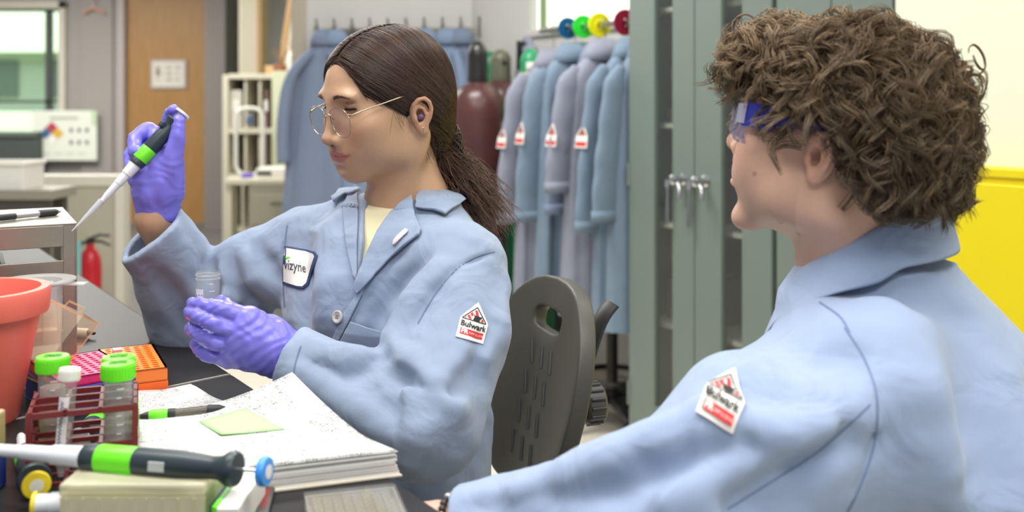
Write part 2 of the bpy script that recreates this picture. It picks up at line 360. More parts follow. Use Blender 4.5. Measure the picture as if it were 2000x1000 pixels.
# ---------------------------------------------------------------- shelf unit and what stands there
Y3 = 7.0
def sx(px): return (px-1000)/F*Y3
def sz(py): return CH+(HY-py)/F*Y3
m_sh = mat('shelf_cream', (216, 210, 190), .5, var=.03)
t = thing('storage_shelf', 'cream compartment shelf unit beside the wooden door', 'shelf', ((sx(440)+sx(592))/2, Y3, 0))
hw = (sx(592)-sx(440))/2; top = sz(146)
for s in (-1, 1): MB().b2((s*hw-.02, 0, 0), (s*hw+.02, .4, top)).build('side_panel', m_sh, t, bevel=.003)
for py in (149, 256, 346, 452): MB().b2((-hw+.02, 0, sz(py)-.018), (hw-.02, .4, sz(py)+.018)).build('shelf_board', m_sh, t, bevel=.003)
MB().b2((-hw, .39, 0), (hw, .41, top)).build('back_panel', mat('shelf_back', (168, 160, 138), .6), t)
for px in (478, 506): MB().b2((sx(px)-sx(516)-.008, .02, sz(346)), (sx(px)-sx(516)+.008, .38, top-.02)).build('divider', m_sh, t)
for px in (472, 492): MB().b2((sx(px)-sx(516)-.008, .02, .1), (sx(px)-sx(516)+.008, .38, sz(350))).build('divider', m_sh, t)
xs = [(444, 470, (206, 202, 190), 'pale'), (508, 524, (112, 84, 80), 'maroon'), (526, 536, (150, 120, 104), 'brown')]
for a, b_, col, nm in xs:
    t = thing('ring_binder', '%s ring binder on the cream shelf, top compartment' % nm, 'binder', ((sx(a)+sx(b_))/2, Y3+.05, sz(256)+.018)); q = (sx(b_)-sx(a))/2-.006
    MB().b2((-q, 0, 0), (q, .25, .27)).build('spine', mat('binder_'+nm, col, .5), t, bevel=.006); MB().b2((-q*.6, -.003, .12), (q*.6, 0, .2)).build('spine_label', m_white, t)
t = thing('filing_board', 'tall pale green board standing before the cream shelf', 'board', (sx(556), Y3-.15, 0))
MB().b2((-.055, 0, .0), (.055, .03, sz(140))).build('board_panel', mat('pale_green_board', (216, 220, 186), .5), t, bevel=.003); MB().b2((.055, .002, 0), (.07, .028, sz(140))).build('edge_strip', mat('edge_dark', (130, 128, 110), .5), t)
# beige drawer cabinet and white box on it
t = thing('drawer_cabinet', 'beige drawer cabinet below the shelf unit', 'cabinet', ((540-1000)/F*6.2, Y3-.81, 0))
MB().b2((-.17, 0, .03), (.19, .42, .74)).build('cabinet_body', mat('beige_metal', (176, 172, 152), .45), t, bevel=.004); MB().b2((-.18, -.01, .74), (.2, .43, .775)).build('cabinet_top', m_sh, t, bevel=.006)
for k in range(3): f = MB().b2((-.155, -.012, .07+.21*k), (.185, 0, .26+.21*k)).build('drawer', MATS['beige_metal'], t, bevel=.003); MB().b2((-.03, -.025, .2+.21*k), (.06, -.012, .215+.21*k)).build('drawer_pull', m_steel, f)
t = thing('white_carton', 'flat white instrument box on the beige drawer cabinet', 'box', ((548-1000)/F*6.4, Y3-.60, .775))
MB().b2((-.13, -.12, 0), (.14, .12, .06)).build('box_body', m_white, t, bevel=.01); MB().b2((-.12, -.125, .018), (-.03, -.118, .04)).build('label_patch', m_black, t)
# pale tubular frame
t = thing('tubular_frame', 'pale rounded tubular frame leaning before the cream shelf', 'frame', (sx(487)*.965, Y3-.24, .76))
R_ = rrect(.185, .45, .07, 6)
MB().tube([(x, 0, z+.225) for x, z in R_], .014, 10, closed=True).build('tube_loop', mat('tube_white', (226, 226, 216), .25), t, smooth=60)
MB().b2((-.05, -.02, -.02), (.03, .02, .012)).build('purple_foot', mat('purple_plastic', (110, 92, 200), .4), t, bevel=.005)
mb = MB(); mb.cyl((0, 0, .40), (0, .02, .35), .022, .03, 14); mb.build('nozzle', mat('blue_grey', (96, 118, 150), .4), t, smooth=40)
t = thing('shelf_stand', 'low cream stand holding the tubular frame', 'stand', (sx(487)*.965, Y3-.24, 0))
MB().b2((-.14, -.1, .70), (.1, .1, .74)).build('stand_top', m_sh, t, bevel=.004)
for x in (-.12, .08): MB().b2((x-.02, -.08, 0), (x+.02, .08, .70)).build('stand_leg', m_sh, t)
# things on top of the shelf unit
t = thing('framed_picture', 'picture in a tan wooden frame leaning above the shelf', 'picture', (sx(553), Y3+.25, top), rot=(-.1, .12, 0))
fw, fh = .17, .6
mb = MB(); mb.b2((-fw/2-.02, 0, 0), (-fw/2+.02, .025, fh)); mb.b2((fw/2-.02, 0, 0), (fw/2+.02, .025, fh)); mb.b2((-fw/2, 0, 0), (fw/2, .025, .05)); mb.b2((-fw/2, 0, fh-.04), (fw/2, .025, fh)); mb.build('picture_frame', mat('tan_wood', (190, 152, 100), .5), t, bevel=.004)
MB().b2((-fw/2+.02, .012, .05), (fw/2-.02, .02, fh-.04)).build('mount', mat('mount_cream', (222, 214, 188), .6), t); MB().b2((-.04, .008, .2), (.04, .013, .45)).build('print_image', mat('print_image', (134, 144, 126), .6, col2=(180, 150, 120), vscale=12), t)
t = thing('white_bottle', 'white plastic bottle with red cap above the shelf unit', 'bottle', (sx(566), Y3+.1, top))
MB().lathe([(.036, 0), (.04, .01), (.04, .13), (.036, .15), (.018, .165), (.018, .175)], 20).build('bottle_body', m_white, t, smooth=40); MB().lathe([(.02, .172), (.02, .195), (.016, .2)], 16).build('bottle_cap', mat('red_cap', (196, 110, 92), .4), t, smooth=40); MB().lathe([(.0405, .012), (.0405, .025)], 20, cap=False).build('blue_band', mat('blue_band', (110, 170, 200), .4), t, smooth=40)
t = thing('clay_pot', 'small brown pot with dry stems above the shelf unit', 'pot', (sx(540), Y3+.12, top))
MB().lathe([(.03, 0), (.042, .06), (.045, .065), (.045, .075), (.036, .075), (.034, .06)], 20).build('pot_body', mat('clay', (168, 112, 84), .7), t, smooth=40)
mb = MB(); rr = random.Random(5)
for k in range(9): a = rr.random()*6.28; mb.tube(hose([(0, 0, .05), (.015*math.cos(a), .015*math.sin(a), .1), (.05*math.cos(a), .05*math.sin(a), .15+.06*rr.random())], 3), .003, 5)
mb.build('dry_stems', mat('stems', (150, 120, 90), .8), t); 
t = thing('orange_box', 'small orange box above the shelf unit beside the pot', 'box', (sx(520), Y3+.12, top)); MB().b2((-.03, -.03, 0), (.03, .03, .06)).build('box_body', mat('orange_card', (214, 168, 116), .6), t, bevel=.003); MB().b2((-.031, -.031, .05), (.031, .031, .066)).build('box_lid', mat('orange_card2', (226, 186, 140), .6), t, bevel=.003)
t = thing('dark_pole', 'thin dark pole with a round head beside the wall end', 'pole', (sx(578), Y3-.05, 0)); MB().cyl((0, 0, 0), (0, 0, 2.4), .012, n=10).build('pole_rod', mat('pole_green', (64, 70, 50), .5), t, smooth=60); MB().lathe([(.005, -.035), (.028, -.02), (.034, 0), (.028, .02), (.005, .035)], 16, Matrix.Translation((.03, -.03, sz(78)))).build('round_head', mat('head_pale', (206, 186, 176), .3), t, smooth=60)
# ---------------------------------------------------------------- coat hooks and coats on the back wall
m_coat = mat('coat_blue', (130, 148, 176), .85, var=.06, vscale=9, bump=.12, bscale=700, sheen=.15, wrink=.2)
m_coat2 = mat('coat_blue_grey', (120, 133, 158), .85, var=.06, vscale=9, bump=.12, bscale=700, sheen=.15, wrink=.2)
m_coat3 = mat('coat_lilac_grey', (134, 138, 154), .85, var=.06, vscale=9, bump=.12, bscale=700, sheen=.15, wrink=.2)
m_coat4 = mat('coat_dusty_blue', (112, 131, 150), .85, var=.06, vscale=9, bump=.12, bscale=700, sheen=.15, wrink=.2)
m_hook = mat('hook_metal', (150, 146, 138), .35, metal=.8)
wd = (cA-cB).normalized(); wn = Vector((wd.y, -wd.x, 0))       # along the wall to the right; out of the wall
def onwall(px, z, out):
    # point on the hook wall at picture column px
    t_ = ((px-1000)/F*cB.y-cB.x)/(wd.x-(px-1000)/F*wd.y)
    p = cB+wd*t_+wn*out; return Vector((p.x, p.y, z))
zr = CH+(HY-62)/F*5.2
r0 = onwall(625, zr, .01); r1 = onwall(940, zr, .01)
t = thing('coat_rack', 'metal coat rail with a row of hooks on the back wall', 'coat rack', r0)
th = math.atan2(wd.y, wd.x); t.rotation_euler = (0, 0, th); LN = (r1-r0).length
MB().b2((-.02, -.012, -.02), (LN+.02, .006, .02)).build('rail', m_hook, t, bevel=.003)
hk = MB().tube(hose([(0, -.012, -.02), (0, -.04, -.035), (0, -.06, -.01), (0, -.065, .03)], 4), .006, 8); hk.tube(hose([(0, -.012, .0), (0, -.035, .02), (0, -.05, .055), (0, -.055, .07)], 4), .006, 8)
hk0 = hk.build('hook', m_hook, t, smooth=60)
for k in range(1, 10):
    o = hk0.copy(); C.objects.link(o); o.parent = t; o.location = (LN*k/9.0, 0, 0)
def pleat_drape(prof, n=56, waves=7, amp=.12, seed=0, flat=.6):
    rr = random.Random(seed); ph = [rr.random()*6.28 for _ in range(3)]; rows = []
    for k, (r, z, fold) in enumerate(prof):
        rw = []
        for i in range(n):
            a = 2*PI*i/n; q = 1+fold*amp*(math.cos(waves*a+ph[0]+.6*k/len(prof))+.5*math.cos((waves-2)*a+ph[1])+.35*math.cos((waves+3)*a+ph[2]))
            rw.append((r*q*math.cos(a), r*q*math.sin(a)*flat, z))
        rows.append(rw)
    return rows
def hook_coat(px, label, L=1.0, wdt=.14, seed=0, m=m_coat, sleeve=1):
    p = onwall(px, zr-.02, .085); t = thing('hung_coat', label, 'lab coat', p, th, group='blue coats on the wall hooks')
    prof = [(.012, .035, 0), (.03, .02, 0), (.045, -.03, .3), (wdt*.45, -.1, .8), (wdt*.62, -.2, 1), (wdt*.75, -.35, 1), (wdt*.88, -.55, 1), (wdt, -.8, 1.1), (wdt*1.05, -L, 1.2)]
    mb = MB(); mb.sheet(pleat_drape(prof, seed=seed, flat=.30), closed=True); mb.f.append(list(range(0, 56)))
    mb.build('coat_body', m, t, smooth=180, sub=1)
    for s in ((1, -1) if sleeve > 1 else (sleeve,)):
        MB().tube(hose([(s*.05, -.03, -.09), (s*wdt*.75, -.05, -.22), (s*wdt*.95, -.055, -.45), (s*wdt*.95, -.05, -.66)], 6), [.03+.02*min(1, i/8.) for i in range(19)], 14, flat=.7).build('sleeve', m, t, smooth=180)
    mb = MB(); mb.sheet([[(r*math.cos(a), r*.6*math.sin(a), z) for a in [2*PI*i/24 for i in range(24)]] for r, z in ((.03, .03), (.055, .0), (.065, -.05))], closed=True); mb.build('collar', m, t, smooth=180, solid=.004)
    return t
hook_coat(640, 'long blue coat hung from the hook beside the wall end', 1.15, .20, 1, m_coat2, 2)
hook_coat(668, 'blue coat on the hook behind the person with wire glasses', 1.1, .16, 2, m_coat)
hook_coat(778, 'crumpled blue coat bundled high on the middle wall hook', .8, .12, 3, m_coat)
hook_coat(838, 'blue coat hung behind the dark brown hair', .95, .11, 4, m_coat)
hook_coat(880, 'rumpled blue coat hung beside the black capped cylinder', .95, .12, 5, m_coat, 2)
hook_coat(908, 'blue coat on the last hook behind the gas cylinders', .9, .075, 6, m_coat2)
p = onwall(775, zr+.06, .075)
# ---------------------------------------------------------------- gas cylinders
def gas(px, Y, rad, ztop, zb, label, mbody, mcap, capr=.043, caph=.18, style=0):
    X = (px-1000)/F*Y; t = thing('gas_cylinder', label, 'gas cylinder', (X, Y, 0), group='gas cylinders by the coat wall')
    pr = [(rad-.01, 0), (rad, .015), (rad, zb-.12)]
    for i in range(1, 9): a = PI/2*i/9; pr.append((capr*.9+(rad-capr*.9)*math.cos(a), zb-.12+.12*math.sin(a)))
    pr += [(capr*.9, zb+.01)]
    MB().lathe(pr, 40).build('cylinder_body', mbody, t, smooth=50)
    z0 = zb+.005; h = ztop-z0
    cp = [(capr, z0), (capr*1.04, z0+.012), (capr, z0+.03), (capr, z0+h*.62)]
    for i in range(1, 8): a = PI/2*i/8; cp.append((capr*math.cos(a)+.001, z0+h*.62+h*.38*math.sin(a)))
    MB().lathe(cp, 28).build('valve_cap', mcap, t, smooth=50)
    for a in (-1.2, 1.9): MB().cyl((capr*.8*math.cos(a), capr*.8*math.sin(a), z0+h*.55), (capr*1.03*math.cos(a), capr*1.03*math.sin(a), z0+h*.55), .011, n=14).build('vent_hole', m_black, t)
    return t
m_mar = mat('maroon_paint', (86, 50, 48), .3, var=.1, vscale=6, col2=(72, 44, 43)); m_grn = mat('green_paint', (36, 122, 76), .35, var=.08)
g1 = gas(933, 4.30, .118, CH+120*4.3/F, CH+36*4.3/F, 'maroon gas cylinder with a glossy black valve cap', m_mar, mat('cap_black', (34, 33, 32), .25))
g2 = gas(978, 4.58, .118, CH+104*4.58/F, CH+40*4.58/F, 'maroon gas cylinder with an olive grey valve cap', m_mar, mat('cap_olive', (98, 98, 82), .35), .046)
g3 = gas(1036, 4.40, .112, CH+106*4.4/F, CH+18*4.4/F, 'green gas cylinder with a green open cap beside the hanging coats', m_grn, mat('cap_green', (40, 150, 100), .35), .046)
z3 = CH+18*4.4/F
MB().lathe([(.052, z3-.01), (.056, z3+.005), (.056, z3+.02), (.05, z3+.025)], 28).build('neck_ring', mat('yellow_band', (212, 206, 110), .5), g3, smooth=40)
MB().lathe([(.05, z3+.06), (.053, z3+.065), (.053, z3+.085), (.05, z3+.09)], 28).build('collar_ring', mat('tan_ring', (188, 178, 130), .5), g3, smooth=40)
MB().b2((-.02, -.05, z3+.075), (.018, -.043, z3+.135)).build('valve_label', m_white, g3, bevel=.003)
def wraplabel(t, rad, a0, a1, z0, z1, m, nm='body_label'):
    rows = [[(rad*math.cos(a0+(a1-a0)*i/10), rad*math.sin(a0+(a1-a0)*i/10), z) for i in range(11)] for z in (z0, z1)]
    MB().sheet(rows).build(nm, m, t, smooth=180, solid=.001)
wraplabel(g3, .1125, -2.6, -1.1, z3-.175, z3-.125, m_white)
wraplabel(g1, .1, -1.1, -.55, CH+36*4.3/F-.09, CH+36*4.3/F-.05, mat('green_sticker', (170, 196, 170), .5))
g4 = gas(958, 4.85, .1, CH+100*4.85/F, CH+20*4.85/F, 'dark green gas cylinder mostly hidden behind the black capped one', m_grn, m_grn, .05)
t = thing('cylinder_bracket', 'pale metal restraint bar across the maroon gas cylinders', 'bracket', at(960, 385, 4.12)); 
MB().tube([(-.16, .03, -.02), (0, -.02, 0), (.1, 0, .02)], .014, 10).build('bar', m_steel, t, smooth=60); MB().tube([(.1, 0, .02), (.13, .3, .03)], .012, 10).build('wall_arm', m_steel, t, smooth=60)
# ---------------------------------------------------------------- rod with size discs and hanging coats
ROD0 = Vector((.533, 3.56, 0)); RD = Vector((-.566, .825, 0)); RN = Vector((-.825, -.566, 0)); ZR = 1.548
t = thing('clothes_rod', 'steel clothes rod carrying the coats and coloured discs', 'rod', ROD0+RD*-.02+Vector((0, 0, ZR)), math.atan2(RD.y, RD.x))
MB().cyl((0, 0, 0), (.75, 0, 0), .012, n=16).build('rod_tube', m_chrome, t, smooth=60)
for x in (.02, .73): MB().box((x, -.15, .0), (.012, .31, .02)).build('wall_bracket', m_steel, t)
for tt, col, nm, rad in ((.195, (150, 22, 56), 'crimson red', .048), (.345, (236, 232, 20), 'yellow', .046), (.445, (36, 214, 60), 'bright green', .044), (.545, (20, 84, 130), 'dark blue', .042)):
    p = ROD0+RD*tt+Vector((0, 0, ZR)); o = thing('size_disc', '%s size divider disc on the clothes rod' % nm, 'disc', p, group='size discs on the clothes rod'); ax = frame_M((0, 0, 0), (0, 0, 1), z=RD+RN*-.25)
    mb = MB(); mb.M = ax; n = 40
    pr = [(.014, -.004), (rad, -.005), (rad+.002, 0), (rad, .005), (.014, .004)]
    mb.lathe(pr, n, cap=False); mb.sheet([[(.014*math.cos(2*PI*i/n), .014*math.sin(2*PI*i/n), z) for i in range(n)] for z in (-.004, .004)], closed=True)
    mb.build('disc_plate', mat('disc_'+nm.replace(' ', '_'), col, .3), o, smooth=40)
    mb = MB(); mb.M = ax; mb.lathe([(.0145, -.008), (.02, -.008), (.02, .008), (.0145, .008)], 24, cap=False); mb.build('disc_hub', MATS['disc_'+nm.replace(' ', '_')], o, smooth=40)
def hanging_coat(tt, label, m, zh=0, tw=0, L=1.0, sl=.52, patch=True, seed=0, out=0):
    p = ROD0+RD*tt+RN*out; rr = random.Random(seed)
    rz = math.atan2(RN.y, RN.x)+tw
    h = thing('coat_hanger', 'wire hanger holding the %s' % ' '.join(label.split()[:9]), 'hanger', (p.x, p.y, ZR), rz, group='wire hangers on the clothes rod')
    MB().tube(hose([(0, 0, -.11), (0, 0, -.03), (.012, 0, .0), (.012, 0, .012), (0, 0, .02), (-.014, 0, .012)], 5), .0022, 6).build('hanger_hook', m_steel, h, smooth=60)
    MB().tube([(0, 0, -.11), (.14, 0, -.17), (-.14, 0, -.17)], .0025, 6, closed=True).build('hanger_bar', m_steel, h)
    c = thing('hanging_coat', label, 'lab coat', (p.x, p.y, ZR-.105+zh), rz, group='blue coats on the clothes rod')
    prof = [(.05, .03, .03), (.065, .03, .005), (.10, .036, -.03), (.155, .042, -.085), (.17, .046, -.14), (.17, .05, -.2), (.172, .055, -.35), (.178, .055, -.55), (.185, .058, -.8), (.19, .06, -L)]
    rows = []; n = 48; ph = rr.random()*6
    for k, (a, b, z) in enumerate(prof):
        f = min(1, max(0, (k-3)/4.)); rw = []
        for i in range(n):
            an = 2*PI*i/n; ca, sa = math.cos(an), math.sin(an)
            q = 1+f*(.20*math.cos(6*an+ph)+.16*math.cos(9*an+ph*2))
            rw.append((a*math.copysign(abs(ca)**.8, ca), b*math.copysign(abs(sa)**.7, sa)*q+.012*f*math.sin(5*ca+ph), z+.006*math.sin(3*an+ph) if k == len(prof)-1 else z))
        rows.append(rw)
    MB().sheet(rows, closed=True).build('coat_body', m, c, smooth=180, sub=1)
    for s in (1, -1):
        path = hose([(s*.125, 0, -.075), (s*.168, -.0, -.14), (s*.188, -.006, -.3), (s*.205, -.012, -.075-sl*.75), (s*.21, -.015, -.1-sl)], 6)
        rs = [.03+.026*min(1, i/6.)+.003*math.sin(i*1.3+ph) for i in range(len(path))]
        mb = MB(); mb.tube(path, rs, 20, caps=False, flat=.42, up=(0, 1, 0)); mb.build('sleeve', m, c, smooth=180, solid=.003)
        e = path[-1]; mb = MB(); mb.sheet([[(e.x+.0575*math.cos(2*PI*i/20), e.y+.0255*math.sin(2*PI*i/20), e.z+z) for i in range(20)] for z in (-.005, .035)], closed=True); mb.build('cuff', m, c, smooth=180, solid=.004)
    mb = MB(); mb.sheet([[(a*math.cos(2*PI*i/28), b*math.sin(2*PI*i/28), z) for i in range(28)] for a, b, z in ((.05, .032, .03), (.058, .04, .045), (.085, .052, .0), (.1, .06, -.035))], closed=True); mb.build('collar', m, c, smooth=180, solid=.003)
    if patch:
        M_ = Matrix.Translation((.2465, -.006, -.315)) @ Matrix.Rotation(PI/2, 4, 'Z') @ Matrix.Rotation(PI/2, 4, 'X') @ Matrix.Rotation(-.15, 4, 'X')
        pt = MB().prism([(-.032, -.04), (.032, -.04), (.03, .0), (0, .048), (-.03, .0)], 0, .002, M_).build('badge', m_white, c)
        MB().prism([(-.027, -.034), (.027, -.034), (.027, -.018), (-.027, -.018)], .002, .003, M_).build('badge_band', mat('badge_red', (206, 48, 52), .6), pt)
        MB().prism([(-.022, .004), (.022, .004), (0, .038)], .002, .003, M_).build('badge_triangle', mat('badge_mark', (190, 96, 90), .6, col2=(120, 60, 60), vscale=120), pt)
    return c
hanging_coat(.07, 'dark blue coat at the cabinet end of the rod', m_coat4, -.005, .1, 1.0, .5, False, 1)
hanging_coat(.15, 'pale blue coat with a badge on its sleeve next to the grey cabinet', m_coat4, 0, .05, 1.02, .55, True, 2)
hanging_coat(.29, 'lilac grey coat with a turned cuff and a sleeve badge', m_coat3, .0, 0, .95, .42, True, 3, .02)
hanging_coat(.40, 'dull blue coat squeezed between two badged coats', m_coat2, -.01, .1, 1.0, .5, False, 4, -.04)
hanging_coat(.50, 'dusty blue coat with a long sleeve and a low badge', m_coat4, -.0, -.08, .98, .55, True, 5)
hanging_coat(.64, 'grey blue coat nearest the green gas cylinder', m_coat3, -.02, -.02, .95, .55, True, 6)
# coat hung past the blue disc
p = row(-1.12, .355, 1.50); t = thing('hung_coat', 'greyish coat hung on the window wall beyond the dark blue disc', 'lab coat', p, RZ)
mb = MB(); mb.sheet(pleat_drape([(.01, .06, 0), (.04, .04, 0), (.06, -.02, .4), (.085, -.12, .9), (.1, -.3, 1), (.12, -.6, 1), (.13, -.85, 1.1)], seed=9, flat=.5), closed=True); mb.f.append(list(range(56))); mb.build('coat_body', m_coat3, t, smooth=180, sub=1)
MB().tube(hose([(.05, -.02, .0), (.09, -.03, -.15), (.1, -.03, -.4)], 6), .035, 12).build('sleeve', m_coat3, t, smooth=180)
MB().b2((.02, -.075, -.1), (.035, -.03, .03)).build('dark_strap', m_black, t, bevel=.004)
# ---------------------------------------------------------------- grey-green glazed cabinet
m_cab = mat('cabinet_paint', (110, 123, 115), .45, var=.03, vscale=3); m_cabi = mat('cabinet_inside', (168, 166, 158), .7)
t = thing('glazed_cabinet', 'tall grey-green cabinet with two narrow glazed doors', 'cabinet', (.41, 3.48, 0), RZ); CAB = t
W_, D_, H_ = .64, .44, 2.2
for nm, lo, hi in (('side_panel', (0, .02, .04), (.018, D_, H_)), ('side_panel', (W_-.018, .02, .04), (W_, D_, H_)), ('back_panel', (.018, D_-.015, .04), (W_-.018, D_, H_)), ('top_panel', (0, .02, H_-.02), (W_, D_, H_)), ('bottom_panel', (.018, .02, .04), (W_-.018, D_-.015, .12)), ('plinth', (.02, .04, 0), (W_-.02, D_, .04))):
    MB().b2(lo, hi).build(nm, m_cab if nm != 'back_panel' else m_cabi, t)
for z in (.498, .84, 1.18, 1.575): MB().b2((.02, .06, z-.02), (W_-.02, D_-.02, z)).build('shelf_board', mat('shelf_pale', (190, 190, 182), .4), t, bevel=.002)
m_cg = glass('cabinet_glass', (245, 248, 245), .95, .04, amt=.02)
zg0, zg1 = .224, 2.08
for x0, g0, g1_, x1, hxs in ((.002, .131, .218, .318, .27), (.322, .436, .522, .638, .37)):
    d = MB(); d.b2((x0, -.005, .06), (g0, .02, H_-.01)); d.b2((g1_, -.005, .06), (x1, .02, H_-.01)); d.b2((g0, -.005, .06), (g1_, .02, zg0)); d.b2((g0, -.005, zg1), (g1_, .02, H_-.01))
    do = d.build('door', m_cab, t, bevel=.002)
    MB().b2((g0-.004, .006, zg0-.004), (g1_+.004, .010, zg1+.004)).build('pane', m_cg, do)
    hd = MB(); z = 1.0 
    hd.M = Matrix.Translation((hxs, -.005, z)) @ Matrix.Rotation(PI/2, 4, 'X')
    hd.lathe([(.02, 0), (.02, .004), (.012, .008), (.010, .03), (.016, .034), (.016, .05), (.01, .054)], 20); hd.M = None
    hd.build('handle', m_chrome, do, smooth=40)
    MB().tube([(hxs, -.04, z), (hxs+.02, -.045, z-.02), (hxs+.022, -.045, z-.06)], [.008, .007, .008], 10).build('handle_lever', m_chrome, do, smooth=60)
    k = MB(); k.tube([(hxs-.055, -.02, z-.005), (hxs-.055, -.022, z-.03)], .011, 12); k.tube([(hxs-.055, -.022, z-.02), (hxs-.055, -.025, z-.15)], [.004, .007], 8); k.build('hanging_key', m_chrome, do, smooth=60)
    for zz in (.24, 1.0, 1.9): MB().cyl((x0 if x0 < .1 else x1, -.006, zz-.04), (x0 if x0 < .1 else x1, -.006, zz+.04), .006, n=10).build('hinge', m_cab, do, smooth=60)
# things inside
def inrow(name, label, cat, x, y, z): return thing(name, label, cat, row(x, y, z), RZ)
o = inrow('reflected_extinguisher', 'red canister in place of an extinguisher reflection inside the glazed cabinet', 'canister', .16, .2, .64)  # solid stand-in for a red extinguisher reflected in the door glass
MB().lathe([(.06, 0), (.068, .01), (.068, .15), (.055, .18), (.03, .2), (.02, .21), (.02, .235)], 24).build('canister_body', mat('canister_red', (140, 22, 34), .35), o, smooth=40); wraplabel(o, .069, -2.2, -.9, .03, .11, m_white, 'label_sheet'); MB().cyl((0, 0, .235), (0, 0, .26), .024, .02, 14).build('canister_cap', m_black, o, smooth=40)
o = inrow('grey_carton', 'grey carton under the red canister inside the cabinet', 'box', .17, .22, .498); MB().b2((-.11, -.1, 0), (.11, .1, .142)).build('carton_body', mat('grey_card', (130, 126, 118), .7), o, bevel=.003); MB().b2((-.02, -.101, .0), (.02, .1, .143)).build('carton_tape', mat('tape_tan', (170, 160, 140), .5), o)
for i, (x, z, w_, h_, col, nm) in enumerate(((.17, 1.18, .2, .05, (150, 150, 140), 'flat grey tray on the cabinet shelf above eye level'), (.17, .84, .2, .2, (110, 104, 96), 'brown box behind glass above the red canister'), (.17, 1.26, .18, .14, (128, 122, 112), 'taupe box on the grey tray inside the cabinet'), (.48, .84, .16, .12, (62, 60, 56), 'black box behind the second glazed door'), (.48, 1.18, .18, .2, (82, 78, 70), 'dark box on the upper shelf behind the second glazed door'), (.17, .12, .2, .12, (120, 60, 54), 'reddish box at the foot of the glazed cabinet'))):
    zz = z if z not in (1.26,) else 1.23
    o = inrow('storage_box', nm, 'box', x, .22, zz); MB().b2((-w_/2, -.1, 0), (w_/2, .1, h_*.8)).build('box_body', mat('box_%d' % i, col, .6), o, bevel=.004); MB().b2((-w_/2-.004, -.104, h_*.8-.02), (w_/2+.004, .104, h_)).build('box_lid', mat('box_%d' % i, col, .6), o, bevel=.004)
for i, (x, y, z, h_, col) in enumerate(((.46, .15, .498, .26, (70, 100, 78)), (.51, .2, .498, .22, (110, 96, 76)), (.145, .17, .26, .0, 0), (.49, .13, 1.395, .12, (226, 226, 220)))):
    if not h_: continue
    o = inrow('glass_bottle', ('green tinted bottle behind the second glazed door', 'brown tinted bottle behind the second glazed door', '', 'slim white vial high behind the second glazed door')[i], 'bottle', x, y, z if i < 3 else 1.38)
    q = .035 if i < 3 else .014
    MB().lathe([(q*.9, 0), (q, .008), (q, h_*.65), (q*.4, h_*.8), (q*.4, h_)], 20).build('bottle_body', mat('bottle_%d' % i, col, .15), o, smooth=40); MB().lathe([(q*.5, h_*.93), (q*.5, h_+.012), (q*.35, h_+.015)], 16).build('bottle_cap', m_black if i < 3 else m_white, o, smooth=40)
for z, x in ((.498, .48), (.84, .48), (1.18, .48), (1.18, .17), (.84, .17), (1.575, .17)):
    MB().b2((x-.045, .05, z-.016), (x+.045, .06, z-.002)).build('shelf_edge_glint', m_white, CAB)  # white strips standing in for the glint on the shelf front edges
# second cabinet
t = thing('locker_cabinet', 'plain grey-green cabinet next to the glazed one, behind the curly hair', 'cabinet', row(.655, 0, 0), RZ)
MB().b2((0, .02, 0), (.39, .44, 2.2)).build('cabinet_body', m_cab, t)
for a, b_ in ((.002, .193), (.197, .388)): o = MB().b2((a, -.005, .06), (b_, .02, 2.19)).build('door', m_cab, t, bevel=.002); MB().b2(((a+b_)/2-.01, -.03, .95), ((a+b_)/2+.01, -.005, 1.07)).build('handle', m_chrome, o, bevel=.004)
# yellow flammables cabinet
t = thing('yellow_cabinet', 'bright yellow safety cabinet against the pale wall', 'cabinet', row(1.13, 0, 0), RZ); m_y = mat('safety_yellow', (226, 206, 20), .4, var=.02)
MB().b2((0, -.06, .0), (1.1, -.001, 1.075)).build('cabinet_body', m_y, t); MB().b2((-.005, -.068, 1.075), (1.105, -.001, 1.098)).build('cabinet_top', m_y, t, bevel=.004)
for a, b_ in ((.02, .545), (.555, 1.08)): o = MB().b2((a, -.075, .05), (b_, -.06, 1.06)).build('door', m_y, t, bevel=.003); MB().b2(((.5 if a < .1 else .58), -.09, .5), ((.53 if a < .1 else .61), -.075, .62)).build('handle', m_black, o, bevel=.004)
# rolling stool behind the coats
t = thing('rolling_stool', 'black rolling stool base under the hanging coats', 'stool', (.385, 3.84, 0), .4)
for k in range(5):
    a = 2*PI*k/5+.75; ca, sa = math.cos(a), math.sin(a)
    leg = MB().tube([(.03*ca, .03*sa, .115), (.13*ca, .13*sa, .105), (.22*ca, .22*sa, .085)], [.03, .026, .02], 10, flat=.7).build('leg', m_black, t, smooth=60)
    c_ = MB(); 
    for s in (-1, 1): c_.cyl((.22*ca-sa*s*.006-.0*ca, .22*sa+ca*s*.006, .028), (.22*ca-sa*s*.024, .22*sa+ca*s*.024, .028), .028, n=18)
    c_.cyl((.22*ca, .22*sa, .03), (.22*ca, .22*sa, .085), .009, n=8); c_.build('caster', m_black, leg, smooth=40)
MB().lathe([(.035, .1), (.035, .14), (.022, .15), (.022, .4)], 18).build('column', m_black, t, smooth=40); MB().lathe([(.02, .4), (.17, .405), (.185, .42), (.18, .455), (.15, .465), (.01, .468)], 32).build('seat', m_black, t, smooth=40); MB().tube([(.13*math.cos(2*PI*i/28), .13*math.sin(2*PI*i/28), .2) for i in range(28)], .011, 8, closed=True).build('foot_ring', m_black, t, smooth=60)
